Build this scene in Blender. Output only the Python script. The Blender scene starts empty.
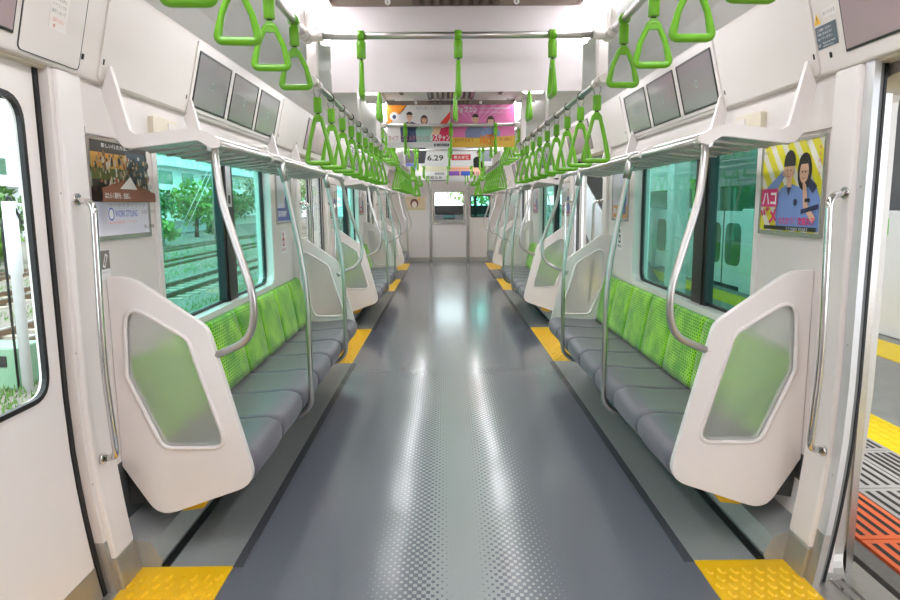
import bpy, bmesh, math, random
from mathutils import Vector, Matrix
from mathutils.geometry import tessellate_polygon
random.seed(7)
PI = math.pi
SC = bpy.context.scene
COL = SC.collection
SIDE = {-1: 'left', 1: 'right'}
ORD = ['nearest', 'second', 'third', 'fourth', 'fifth', 'sixth', 'seventh', 'eighth', 'ninth', 'tenth', 'eleventh', 'twelfth']

# ------------------------------------------------------------------ materials
MC = {}
def srgb(r, g, b):
    f = lambda c: (c/255/12.92) if c/255 <= .04045 else ((c/255+.055)/1.055)**2.4
    return (f(r), f(g), f(b), 1)
class N:
    """tiny helper for node maths"""
    def __init__(s, nt): s.nt = nt
    def m(s, op, a, b=None, c=None):
        n = s.nt.nodes.new('ShaderNodeMath'); n.operation = op
        for i, v in enumerate((a, b, c)):
            if v is None: continue
            if isinstance(v, (int, float)): n.inputs[i].default_value = v
            else: s.nt.links.new(v, n.inputs[i])
        return n.outputs[0]
    def mix(s, fac, a, b):
        n = s.nt.nodes.new('ShaderNodeMix'); n.data_type = 'RGBA'
        for i, v in ((0, fac), (6, a), (7, b)):
            if isinstance(v, (int, float, tuple)): n.inputs[i].default_value = v
            else: s.nt.links.new(v, n.inputs[i])
        return n.outputs[2]
    def noise(s, vec, scale, detail=3, rough=.5):
        n = s.nt.nodes.new('ShaderNodeTexNoise'); n.inputs['Scale'].default_value = scale
        n.inputs['Detail'].default_value = detail; n.inputs['Roughness'].default_value = rough
        if vec is not None: s.nt.links.new(vec, n.inputs['Vector'])
        return n.outputs['Fac']
    def coords(s):
        tc = s.nt.nodes.new('ShaderNodeTexCoord'); sp = s.nt.nodes.new('ShaderNodeSeparateXYZ')
        s.nt.links.new(tc.outputs['Object'], sp.inputs[0])
        return tc.outputs['Object'], sp.outputs[0], sp.outputs[1], sp.outputs[2]
    def bump(s, h, strength, dist, bsdf):
        b = s.nt.nodes.new('ShaderNodeBump'); b.inputs['Strength'].default_value = strength
        b.inputs['Distance'].default_value = dist
        s.nt.links.new(h, b.inputs['Height']); s.nt.links.new(b.outputs[0], bsdf.inputs['Normal'])
def mat(name, rgb=None, rough=.5, metal=0, noise=0, nscale=20, bump=0, coat=0, emit=0, spec=.5, sheen=0):
    if name in MC: return MC[name]
    m = bpy.data.materials.new(name); m.use_nodes = True
    nt = m.node_tree; b = nt.nodes['Principled BSDF']
    c = srgb(*rgb)
    b.inputs['Base Color'].default_value = c
    b.inputs['Roughness'].default_value = rough; b.inputs['Metallic'].default_value = metal
    b.inputs['Specular IOR Level'].default_value = spec
    b.inputs['Coat Weight'].default_value = coat; b.inputs['Coat Roughness'].default_value = .1
    if sheen: b.inputs['Sheen Weight'].default_value = sheen
    if emit:
        b.inputs['Emission Color'].default_value = c; b.inputs['Emission Strength'].default_value = emit
    if noise or bump:
        n = N(nt); v, x, y, z = n.coords(); f = n.noise(v, nscale)
        if noise:
            d = tuple(k*(1-noise) for k in c[:3])+(1,)
            nt.links.new(n.mix(f, d, tuple(min(1, k*(1+noise*.6)) for k in c[:3])+(1,)), b.inputs['Base Color'])
        if bump: n.bump(f, bump, .01, b)
    MC[name] = m; return m
def paint(rgb, rough=.4):
    return mat('print_%d_%d_%d' % rgb, rgb, rough)

WHITE = mat('white_panel', (228, 220, 216), .32, noise=.03, nscale=3)
WHITE2 = mat('moulded_white', (235, 228, 225), .28, noise=.02, nscale=5)
CEIL = mat('ceiling_panel', (232, 229, 228), .45, noise=.03, nscale=4)
CREAM = mat('cream_plastic', (225, 215, 195), .4, noise=.03)
STEEL = mat('brushed_steel', (196, 192, 188), .26, 1, noise=.05, nscale=60)
CHROME = mat('polished_steel', (214, 212, 210), .1, 1, noise=.02, nscale=40)
DKSTEEL = mat('dull_steel', (190, 186, 180), .38, .75, noise=.08, nscale=30)
POLE = mat('satin_pole_steel', (205, 202, 200), .3, 1, noise=.03, nscale=50)
RUBBER = mat('black_rubber', (22, 22, 24), .45, noise=.1)
BLACK = mat('black_plastic', (14, 14, 15), .35, noise=.1)
MULL = mat('window_mullion_black', (30, 30, 34), .35, noise=.1)
GREEN = mat('strap_green', (114, 186, 40), .28, noise=.04, nscale=30)
CUSH = mat('grey_seat_fabric', (106, 102, 112), .38, noise=.12, nscale=9, bump=.15, sheen=.1)
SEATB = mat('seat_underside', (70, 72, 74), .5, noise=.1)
HEAT = mat('heater_cover', (168, 170, 170), .35, .25, noise=.1)
SCREEN = mat('display_glass', (150, 148, 150), .12, 0, noise=.04, nscale=4, coat=.4)
YEL = mat('yellow_plastic', (240, 190, 20), .45, noise=.06)
CONC = mat('platform_concrete', (160, 157, 152), .6, noise=.18, nscale=5)
BALLAST = None

def special():
    global FLOOR, SIDEFL, GREENFAB, GLASS_T, GLASS_C, FROST, LAMP, FOL, FOL2, GRASSM, BALLAST, TACT, SLEEP
    # floor: grey linoleum with a woven dot gradient down the middle
    m = bpy.data.materials.new('floor_dotted_grey'); m.use_nodes = True; nt = m.node_tree; b = nt.nodes['Principled BSDF']; n = N(nt)
    v, x, y, z = n.coords()
    ax = n.m('ABSOLUTE', x)
    px, py = .034, .0225
    ry = n.m('DIVIDE', y, py); row = n.m('FLOOR', ry)
    xs = n.m('ADD', n.m('DIVIDE', x, px), n.m('MULTIPLY', n.m('MODULO', row, 2), .5))
    cx = n.m('ABSOLUTE', n.m('SUBTRACT', n.m('FRACT', n.m('ADD', xs, 100)), .5))
    cy = n.m('ABSOLUTE', n.m('SUBTRACT', n.m('FRACT', ry), .5))
    def mr(v, a, b_, c, d):
        q = nt.nodes.new('ShaderNodeMapRange'); q.inputs[1].default_value = a; q.inputs[2].default_value = b_
        q.inputs[3].default_value = c; q.inputs[4].default_value = d; nt.links.new(v, q.inputs[0]); return q.outputs[0]
    c1 = mr(ax, .035, .15, 0, 1)            # dark rectangle size
    c2 = mr(ax, .15, .40, 1, 0)            # light rectangle size
    inner = n.m('LESS_THAN', ax, .15)
    dark = n.m('MULTIPLY', n.m('LESS_THAN', n.m('SUBTRACT', .5, cx), n.m('MULTIPLY', c1, .25)), n.m('LESS_THAN', cy, n.m('MULTIPLY', c1, .5)))
    lite = n.m('MULTIPLY', n.m('LESS_THAN', cx, n.m('MULTIPLY', c2, .25)), n.m('LESS_THAN', cy, n.m('MULTIPLY', c2, .5)))
    lf = n.m('ADD', n.m('MULTIPLY', inner, n.m('SUBTRACT', 1, dark)), n.m('MULTIPLY', n.m('SUBTRACT', 1, inner), lite))
    mott = n.noise(v, 140, 2)
    base = n.mix(mott, srgb(98, 102, 111), srgb(114, 118, 127))
    lc = n.mix(mott, srgb(158, 163, 163), srgb(176, 181, 180))
    nt.links.new(n.mix(lf, base, lc), b.inputs['Base Color'])
    b.inputs['Roughness'].default_value = .19; b.inputs['Specular IOR Level'].default_value = .65
    b.inputs['Coat Weight'].default_value = .3; b.inputs['Coat Roughness'].default_value = .11
    n.bump(n.noise(v, 6, 2), .05, .01, b)
    FLOOR = m
    SIDEFL = mat('floor_side_dark', (150, 154, 154), .2, noise=.06, nscale=90, spec=.55)
    # green backrest fabric: lime with darker woven diamonds
    m = bpy.data.materials.new('lime_dotted_fabric'); m.use_nodes = True; nt = m.node_tree; b = nt.nodes['Principled BSDF']; n = N(nt)
    v, x, y, z = n.coords()
    r = n.m('DIVIDE', z, .016); row = n.m('FLOOR', r)
    q = n.m('ADD', n.m('DIVIDE', y, .029), n.m('MULTIPLY', n.m('MODULO', row, 2), .5))
    a = n.m('ABSOLUTE', n.m('SUBTRACT', n.m('FRACT', n.m('ADD', q, 400)), .5))
    c = n.m('ABSOLUTE', n.m('SUBTRACT', n.m('FRACT', r), .5))
    dens = n.m('ADD', n.m('MULTIPLY', n.noise(v, 6, 3, .6), 2.0), -.40)
    dot = n.m('LESS_THAN', n.m('ADD', n.m('MULTIPLY', a, 1.3), c), dens)
    big = n.noise(v, 11, 2)
    light = n.mix(big, srgb(122, 202, 14), srgb(178, 232, 50))
    nt.links.new(n.mix(dot, light, srgb(70, 152, 4)), b.inputs['Base Color'])
    b.inputs['Roughness'].default_value = .8; b.inputs['Sheen Weight'].default_value = .3
    n.bump(n.noise(v, 260, 2), .3, .004, b)
    GREENFAB = m
    def glass(name, tint, refl):
        m = bpy.data.materials.new(name); m.use_nodes = True; nt = m.node_tree; nt.nodes.clear()
        o = nt.nodes.new('ShaderNodeOutputMaterial'); t = nt.nodes.new('ShaderNodeBsdfTransparent'); g = nt.nodes.new('ShaderNodeBsdfGlossy')
        g.inputs['Roughness'].default_value = .02; t.inputs[0].default_value = tint
        lw = nt.nodes.new('ShaderNodeLayerWeight'); lw.inputs[0].default_value = .5
        pw = nt.nodes.new('ShaderNodeMath'); pw.operation = 'POWER'; pw.inputs[1].default_value = 5; nt.links.new(lw.outputs['Facing'], pw.inputs[0])
        f = nt.nodes.new('ShaderNodeMath'); f.operation = 'MULTIPLY_ADD'; f.inputs[1].default_value = .9; f.inputs[2].default_value = .04; nt.links.new(pw.outputs[0], f.inputs[0])
        x = nt.nodes.new('ShaderNodeMixShader'); mm = nt.nodes.new('ShaderNodeMath'); mm.operation = 'MULTIPLY'; mm.inputs[1].default_value = refl
        nt.links.new(f.outputs[0], mm.inputs[0]); nt.links.new(mm.outputs[0], x.inputs[0]); nt.links.new(t.outputs[0], x.inputs[1]); nt.links.new(g.outputs[0], x.inputs[2])
        nt.links.new(x.outputs[0], o.inputs[0]); MC[name] = m; return m
    GLASS_T = glass('tinted_green_glass', (.50, .87, .79, 1), 1)
    GLASS_C = glass('clear_glass', (.9, .95, .93, 1), 1)
    m = bpy.data.materials.new('frosted_panel'); m.use_nodes = True; nt = m.node_tree; b = nt.nodes['Principled BSDF']
    b.inputs['Base Color'].default_value = (.84, .83, .81, 1); b.inputs['Transmission Weight'].default_value = .82
    b.inputs['Roughness'].default_value = .36; b.inputs['IOR'].default_value = 1.2; b.inputs['Specular IOR Level'].default_value = .5
    n = N(nt); v, x, y, z = n.coords(); n.bump(n.noise(v, 60, 2), .04, .003, b)
    FROST = m
    LAMP = mat('lamp_diffuser', (252, 251, 255), .5, emit=9.2)
    FOL = mat('leaves_bright', (120, 160, 62), .6, noise=.5, nscale=3)
    FOL2 = mat('leaves_mid', (82, 124, 52), .6, noise=.5, nscale=2)
    GRASSM = mat('track_grass', (100, 140, 62), .8, noise=.5, nscale=6)
    BALLAST = mat('ballast_stones', (128, 120, 112), .9, noise=.5, nscale=14, bump=1)
    SLEEP = mat('concrete_sleeper', (170, 160, 145), .9, noise=.2)
    TACT = mat('yellow_rubber', (246, 194, 22), .38, noise=.05, nscale=25)
special()
RUST = mat('rail_steel_rust', (120, 92, 66), .5, .4, noise=.3)
RAILTOP = mat('rail_head', (190, 188, 184), .25, 1, noise=.05)

# ------------------------------------------------------------------ geometry helpers
def bend(p):
    x, y, z = p
    if z < .75:
        d = .075*((.75-max(z, -.1))/.75)**1.8
        x = x-math.copysign(d, x)
    return (x, y, z)
class MB:
    """collects verts and faces; side s mirrors x"""
    def __init__(self, s=1, bent=False):
        self.v = []; self.f = []; self.mi = []; self.mats = []; self.sm = []; self.s = s; self.bent = bent
    def mid(self, m):
        if m not in self.mats: self.mats.append(m)
        return self.mats.index(m)
    def add(self, vs, fs, m, smooth=False):
        o = len(self.v); self.v += [tuple(p) for p in vs]; k = self.mid(m)
        for f in fs: self.f.append(tuple(i+o for i in f)); self.mi.append(k); self.sm.append(smooth)
    def box(self, a, b, m):
        (x0, y0, z0), (x1, y1, z1) = a, b
        x0, x1 = sorted((x0, x1)); y0, y1 = sorted((y0, y1)); z0, z1 = sorted((z0, z1))
        v = [(x, y, z) for z in (z0, z1) for y in (y0, y1) for x in (x0, x1)]
        self.add(v, [(0, 2, 3, 1), (4, 5, 7, 6), (0, 1, 5, 4), (2, 6, 7, 3), (0, 4, 6, 2), (1, 3, 7, 5)], m)
    def obox(self, c, ax, ay, az, m):
        c, ax, ay, az = map(Vector, (c, ax, ay, az))
        v = [c+ax*i+ay*j+az*k for k in (-1, 1) for j in (-1, 1) for i in (-1, 1)]
        self.add(v, [(0, 2, 3, 1), (4, 5, 7, 6), (0, 1, 5, 4), (2, 6, 7, 3), (0, 4, 6, 2), (1, 3, 7, 5)], m)
    def stack(self, x0, x1, y0, y1, zs, m):
        v = []; f = []
        for z in zs: v += [(x0, y0, z), (x1, y0, z), (x1, y1, z), (x0, y1, z)]
        for i in range(len(zs)-1):
            for j in range(4): a = i*4+j; b = i*4+(j+1) % 4; f.append((a, b, b+4, a+4))
        f += [(3, 2, 1, 0), tuple(len(v)-4+k for k in range(4))]
        self.add(v, f, m)
    def prism(self, loops, fn, d0, d1, m, smooth=False, cap=(True, True)):
        """loops: outer + holes of 2D points; fn(p, d) -> 3D"""
        tri = tessellate_polygon([[Vector((p[0], p[1], 0)) for p in L] for L in loops])
        flat = [p for L in loops for p in L]; n = len(flat)
        v = [fn(p, d0) for p in flat]+[fn(p, d1) for p in flat]
        f = []
        if cap[0]: f += [tuple(t) for t in tri]
        if cap[1]: f += [tuple(n+i for i in reversed(t)) for t in tri]
        self.add(v, f, m, smooth)
        o = 0; fs = []
        for L in loops:
            k = len(L)
            for i in range(k): a = o+i; b = o+(i+1) % k; fs.append((a, a+n, b+n, b))
            o += k
        self.add(v, fs, m, smooth)
    def tube(self, pts, r, m, seg=10, closed=False, caps=True, rad=None):
        pts = [Vector(p) for p in pts]; n = len(pts); v = []; f = []
        T = []
        for i in range(n):
            a = pts[(i-1) % n] if (closed or i > 0) else pts[i]; b = pts[(i+1) % n] if (closed or i < n-1) else pts[i]
            T.append((b-a).normalized())
        up = Vector((0, 0, 1)) if abs(T[0].z) < .9 else Vector((1, 0, 0))
        nrm = T[0].cross(up).normalized()
        for i in range(n):
            nrm = (nrm-T[i]*nrm.dot(T[i])).normalized(); bi = T[i].cross(nrm)
            rr = rad[i] if rad else r
            for k in range(seg): a = 2*PI*k/seg; v.append(pts[i]+nrm*math.cos(a)*rr+bi*math.sin(a)*rr)
        for i in range(n if closed else n-1):
            j = (i+1) % n
            for k in range(seg): q = (k+1) % seg; f.append((i*seg+k, j*seg+k, j*seg+q, i*seg+q))
        self.add(v, f, m, True)
        if caps and not closed: self.add(v, [tuple(range(seg)), tuple(reversed(range((n-1)*seg, n*seg)))], m)
    def cyl(self, p0, p1, r, m, seg=14): self.tube([p0, p1], r, m, seg)
    def ring2(self, outer, inner, fn, d0, d1, m):
        n = len(outer); v = [fn(p, d) for L, d in ((outer, d0), (inner, d0), (outer, d1), (inner, d1)) for p in L]; f = []
        for i in range(n):
            j = (i+1) % n
            f += [(i, j, n+j, n+i), (2*n+j, 2*n+i, 3*n+i, 3*n+j), (j, i, 2*n+i, 2*n+j), (n+i, n+j, 3*n+j, 3*n+i)]
        self.add(v, f, m)
    def build(self, name, parent=None, bevel=0, label=None, **props):
        s = self.s; off = Vector(parent['_o']) if parent and '_o' in parent else Vector((0, 0, 0))
        vs = [bend(p) for p in self.v] if self.bent else self.v
        vs = [(p[0]*s-off.x, p[1]-off.y, p[2]-off.z) for p in vs]
        me = bpy.data.meshes.new(name); me.from_pydata(vs, [], self.f)
        for mm in self.mats: me.materials.append(mm)
        for p, k, sm in zip(me.polygons, self.mi, self.sm): p.material_index = k; p.use_smooth = sm
        b = bmesh.new(); b.from_mesh(me); bmesh.ops.remove_doubles(b, verts=b.verts, dist=1e-5)
        bmesh.ops.recalc_face_normals(b, faces=b.faces); b.to_mesh(me); b.free()
        o = bpy.data.objects.new(name, me); COL.objects.link(o)
        if parent: o.parent = parent; o['_o'] = parent['_o'] if '_o' in parent else (0, 0, 0)
        if bevel:
            w = o.modifiers.new('bevel', 'BEVEL'); w.width = bevel; w.segments = 2; w.limit_method = 'ANGLE'; w.angle_limit = .6
        if label: o['label'] = label
        for k, val in props.items(): o[k] = val
        return o
def rounded(pts, r, n=5):
    """fillet polygon corners; r single or list"""
    out = []; L = len(pts)
    for i, p in enumerate(pts):
        p = Vector(p); a = Vector(pts[i-1]); b = Vector(pts[(i+1) % L]); rr = r[i] if isinstance(r, (list, tuple)) else r
        if rr <= 0: out += [tuple(p)]*(1); continue
        u = (a-p); w = (b-p); lu = u.length; lw = w.length; u.normalize(); w.normalize()
        ang = u.angle(w); t = min(rr/math.tan(ang/2), lu*.49, lw*.49)
        p0 = p+u*t; p1 = p+w*t
        for k in range(n+1):
            q = k/n; out.append(tuple((p0*(1-q)+p*q)*(1-q)+(p*(1-q)+p1*q)*q))
    return out
def rrect(a0, b0, a1, b1, r, n=6, sub=0):
    P = rounded([(a0, b0), (a1, b0), (a1, b1), (a0, b1)], r, n)
    if sub:
        Q = []
        for i, p in enumerate(P):
            q = P[(i+1) % len(P)]; Q.append(p)
            if math.hypot(q[0]-p[0], q[1]-p[1]) > .2:
                for k in range(1, sub): Q.append((p[0]+(q[0]-p[0])*k/sub, p[1]+(q[1]-p[1])*k/sub))
        P = Q
    return P
def curve3(pts, r=.06, n=5):
    """open 3D polyline with filleted corners"""
    pts = [Vector(p) for p in pts]; out = [pts[0]]
    for i in range(1, len(pts)-1):
        p = pts[i]; u = pts[i-1]-p; w = pts[i+1]-p; rr = r[i-1] if isinstance(r, (list, tuple)) else r
        t = min(rr, u.length*.49, w.length*.49); p0 = p+u.normalized()*t; p1 = p+w.normalized()*t
        for k in range(n+1): q = k/n; out.append((p0*(1-q)+p*q)*(1-q)+(p*(1-q)+p1*q)*q)
    out.append(pts[-1]); return out
def thing(name, label, cat, loc=(0, 0, 0), group=None):
    o = bpy.data.objects.new(name, None); COL.objects.link(o); o.location = loc; o.empty_display_size = .1
    o['_o'] = tuple(loc); o['label'] = label; o['category'] = cat
    if group: o['group'] = group
    return o
def tag(o, label, cat, group=None):
    o['label'] = label; o['category'] = cat
    if group: o['group'] = group
    return o
def struct(o): o['kind'] = 'structure'; return o
KIDS = {}
def kids(o):
    return [c for c in list(COL.objects) if c.parent == o]
def copy_tree(root, dx=0, dy=0, dz=0, label=None, loc=None, rz=None, group=None, tree=None):
    r = root.copy(); COL.objects.link(r)
    r.location = loc if loc is not None else Vector(root.location)+Vector((dx, dy, dz))
    if rz is not None: r.rotation_euler = (0, 0, rz)
    if label: r['label'] = label
    if group: r['group'] = group
    for ch, gs in (tree or get_tree(root)):
        c = ch.copy(); COL.objects.link(c); c.parent = r
        for g in gs: d = g.copy(); COL.objects.link(d); d.parent = c
    return r
def get_tree(root):
    return [(c, list(c.children)) for c in root.children]
_txt = {}
def text_mesh(s, size, bold=0):
    k = (s, round(size, 4), bold)
    if k in _txt: return _txt[k]
    cu = bpy.data.curves.new('t', 'FONT'); cu.body = s; cu.size = size; cu.align_x = 'LEFT'; cu.resolution_u = 2; cu.offset = bold*size
    ob = bpy.data.objects.new('t', cu); COL.objects.link(ob)
    bpy.context.view_layer.update()
    me = bpy.data.meshes.new_from_object(ob.evaluated_get(bpy.context.evaluated_depsgraph_get()))
    vs = [(v.co.x, v.co.y) for v in me.vertices]; fs = [tuple(p.vertices) for p in me.polygons]
    bpy.data.objects.remove(ob); bpy.data.curves.remove(cu); bpy.data.meshes.remove(me)
    w = max([v[0] for v in vs], default=0); _txt[k] = (vs, fs, w); return _txt[k]
class Sheet:
    """a printed sheet: origin o (lower left as read), u right, v up, n towards the reader"""
    def __init__(s, o, u, v, w, h, base, thick=.003, mb=None):
        s.o = Vector(o); s.u = Vector(u).normalized(); s.v = Vector(v).normalized(); s.n = s.u.cross(s.v).normalized()
        s.w, s.h = w, h; s.mb = mb or MB(); s.d = thick
        fn = lambda p, d: s.o+s.u*p[0]+s.v*p[1]+s.n*d
        s.mb.prism([[(0, 0), (w, 0), (w, h), (0, h)]], fn, 0, thick, base)
    def P(s, a, b): return s.o+s.u*a+s.v*b+s.n*s.d
    def poly(s, pts, m):
        """pts in 0..1 of the sheet"""
        s.d += .0002
        tri = tessellate_polygon([[Vector((p[0]*s.w, p[1]*s.h, 0)) for p in pts]])
        s.mb.add([s.P(p[0]*s.w, p[1]*s.h) for p in pts], [tuple(t) for t in tri], m)
    def rect(s, a0, b0, a1, b1, m): s.poly([(a0, b0), (a1, b0), (a1, b1), (a0, b1)], m)
    def ell(s, a, b, ra, rb, m, n=18, a0=0, a1=2*PI): s.poly([(a+ra*math.cos(a0+(a1-a0)*k/n), b+rb*math.sin(a0+(a1-a0)*k/n)) for k in range(n if a1-a0 > 6.2 else n+1)], m)
    def text(s, st, a, b, size, m, fit=None, bold=0.01, sq=1):
        s.d += .0002; vs, fs, w = text_mesh(st, size*s.h, bold)
        k = 1 if not fit or w == 0 else fit*s.w/w
        s.mb.add([s.P(a*s.w+x*k, b*s.h+y*sq) for x, y in vs], fs, m)
    def person(s, a, b, k, skin, hair, shirt, girl=False):
        """simple printed half figure: (a,b) chin centre, k head height"""
        q = k*s.h/s.w
        if girl: s.ell(a, b+.45*k, .48*q, .66*k, hair)
        s.poly([(a-1.05*q, b-2.6*k), (a-1.15*q, b-.8*k), (a-.8*q, b-.35*k), (a-.2*q, b-.12*k), (a+.2*q, b-.12*k), (a+.8*q, b-.35*k), (a+1.15*q, b-.8*k), (a+1.05*q, b-2.6*k)], shirt)
        s.rect(a-.14*q, b-.3*k, a+.14*q, b+.1*k, skin)
        s.ell(a, b+.48*k, .36*q, .48*k, skin)
        s.ell(a, b+.62*k, .39*q, .42*k, hair, 12, 0.1, PI-.1)
        for e in (-.15, .15): s.ell(a+e*q, b+.48*k, .05*q, .035*k, paint((40, 30, 30)), 8)
        s.rect(a-.1*q, b+.2*k, a+.1*q, b+.235*k, paint((170, 80, 80)))

ZS = [-.02, .1, .2, .3, .42, .55, .75, 1.86]
# ------------------------------------------------------------------ layout (metres, camera looks along +y)
P = 4.97
D_FAR = [2.40, 7.37, 12.42, 15.85]       # far edge of each doorway's yellow floor
D_NEAR = [.77, 5.74, 10.71, 14.22]
END = 16.3
BACK = -2.6
BAYS = [(2.40, 5.74), (7.37, 10.71), (12.42, 14.22)]

# ---- floor, ceiling, shell
m = MB(); m.box((-1.36, BACK, -.05), (1.36, END, 0), FLOOR); struct(m.build('floor'))
k = 0
for s in (-1, 1):
    for y0, y1 in [(BACK, .77)]+BAYS+[(15.85, END)]:
        m = MB(s); m.box((.907, y0, 0), (1.385, y1, .004), SIDEFL); m.box((.868, y0, 0), (.907, y1, .003), mat('floor_stripe_black', (84, 86, 92), .25, noise=.05)); k += 1
        struct(m.build('trim_%d' % k))
TR = k
def trim():
    global TR; TR += 1; return 'trim_%d' % TR
# ceiling: curved section extruded along the car
sec = [(1.25, 2.215), (1.14, 2.262), (1.0, 2.288), (.80, 2.302), (.74, 2.305), (.74, 2.345), (.57, 2.345), (.57, 2.335), (.3, 2.35)]
prof = sec+[(-a, b) for a, b in reversed(sec)]+[(-1.45, 2.42), (1.45, 2.42)]
m = MB(); m.prism([prof], lambda p, d: (p[0], d, p[1]), BACK, END, CEIL); struct(m.build('ceiling'))
# fascia above windows
for s in (-1, 1):
    m = MB(s); m.prism([rounded([(1.335, 1.86), (1.25, 2.22), (1.47, 2.25), (1.47, 1.86)], [.012, 0, 0, 0], 3)], lambda p, d: (p[0], d, p[1]), BACK, END, WHITE)
    struct(m.build(trim()))
FU = Vector((-.085, 0, .355)).normalized(); FN = Vector((-.355, 0, -.085)).normalized()
def fp(y, t, off=0):
    p = Vector((1.335, y, 1.86))+FU*t+FN*off; return (p.x, p.y, p.z)
def fpanel(m, y0, y1, t0, t1, o0, o1, mt, r=.006):
    m.prism([rrect(y0, t0, y1, t1, r, 2)], lambda p, d: fp(p[0], p[1], d), o0, o1, mt)

# ---- side walls
WIN = [(2.99, 4.93), (7.96, 9.90), None]
WZ0, WZ1 = .815, 1.74
for s in (-1, 1):
    m = MB(s)
    for (y0, y1), w in zip(BAYS, WIN):
        a, b = y0-.12, y1+.12
        if w:
            m.box((1.36, a, 0), (1.385, b, WZ0), WHITE); m.box((1.36, a, WZ1), (1.385, b, 1.88), WHITE)
            m.box((1.36, a, WZ0), (1.385, w[0], WZ1), WHITE); m.box((1.36, w[1], WZ0), (1.385, b, WZ1), WHITE)
            m.box((1.445, y0-.1, -.3), (1.47, y1+.1, WZ0), STEEL); m.box((1.445, y0-.1, WZ1), (1.47, y1+.1, 2.3), STEEL)
            m.box((1.445, y0-.1, WZ0), (1.47, w[0], WZ1), STEEL); m.box((1.445, w[1], WZ0), (1.47, y1+.1, WZ1), STEEL)
        else:
            m.box((1.36, a, 0), (1.385, b, 1.88), WHITE); m.box((1.445, y0-.1, -.3), (1.47, y1+.1, 2.3), STEEL)
    for y0, y1 in ((BACK, .77), (15.97, END)):
        m.box((1.36, y0, 0), (1.47, y1, 1.88), WHITE)
    m.box((1.445, BACK, 1.86), (1.47, END, 2.3), STEEL)
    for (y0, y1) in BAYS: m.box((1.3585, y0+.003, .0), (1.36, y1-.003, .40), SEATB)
    struct(m.build('wall_'+SIDE[s]))
    # lip along the top of the wall
    m = MB(s); 
    for (y0, y1) in BAYS: m.box((1.348, y0+.02, 1.668), (1.36, y1-.02, 1.69), WHITE)
    struct(m.build(trim()))
    # columns at door edges and their metal strips
    for i in range(4):
        for e in (0, 1):
            if i == 0 and e == 0: continue
            y = D_FAR[i] if e else D_NEAR[i]
            q = 1 if e else -1
            if i == 3 and e == 1: y = 15.97
            if s > 0: y += q*.022

            ya, yb = sorted((y, y-q*.15)); sa, sb = sorted((y-q*.15, y-q*(.20 if s > 0 else .171)))
            m = MB(s, True)
            m.stack(1.335, 1.40, ya, yb, [.12]+ZS[2:], WHITE2)
            struct(m.build(trim(), bevel=.012))
            m = MB(s, True); m.stack(1.332, 1.40, ya-.002, yb+.002, [0, .06, .125], DKSTEEL)
            struct(m.build(trim(), bevel=.006))
            m = MB(s, True); m.stack(1.352, 1.374 if s > 0 else 1.395, sa, sb, ZS[2:-1]+[1.86], WHITE if s < 0 else mat('pale_grey_strip', (215, 216, 218), .35, .5))
            m.stack(1.350, 1.375 if s > 0 else 1.396, sa, sb, [0, .06, .13, .2], DKSTEEL)
            for zz in (.42, .9, 1.45): m.cyl((1.350, (sa+sb)/2, zz), (1.3515, (sa+sb)/2, zz), .004, DKSTEEL, 8)
            struct(m.build(trim()))

# ---- windows of the benches
wn = 0
for s in (-1, 1):
    for bi in (0, 1):
        w0, w1 = WIN[bi]; wn += 1
        fn = lambda p, d: (d, p[0], p[1])
        m = MB(s)
        m.ring2(rrect(w0-.03, WZ0-.035, w1+.03, WZ1+.035, .13, 6), rrect(w0+.012, WZ0+.012, w1-.012, WZ1-.012, .10, 6), fn, 1.35, 1.46, WHITE2)
        root = m.build('window_%d' % wn); struct(root)
        m = MB(s)
        m.ring2(rrect(w0+.008, WZ0+.008, w1-.008, WZ1-.008, .10, 6), rrect(w0+.03, WZ0+.028, w1-.03, WZ1-.028, .085, 6), fn, 1.405, 1.43, RUBBER)
        m.build('window_gasket', root)
        off = w0-2.99
        a, b = (3.95, 4.16) if s < 0 else (3.62, 3.82)
        m = MB(s); m.box((1.385, a+off, WZ0+.012), (1.435, b+off, WZ1-.01), MULL)
        m.box((1.378, a+off+.03, WZ0+.012), (1.386, a+off+.05, WZ1-.01), BLACK)
        m.build('window_mullion', root, bevel=.004)
        m = MB(s); m.box((1.412, w0+.01, WZ0+.01), (1.416, w1-.01, WZ1-.01), GLASS_T); m.build('window_pane', root)
        if s < 0:
            m = MB(s); sh = Sheet((1.3765, a+off+.06, 1.40), (0, 1, 0), (0, 0, 1), .09, .26, paint((225, 225, 228)), .001, m)
            m.box((1.3755, a+off+.085, 1.42), (1.3765, a+off+.125, 1.47), BLACK)
            m.build('mullion_sticker', root, label='white notice strip')

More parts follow.
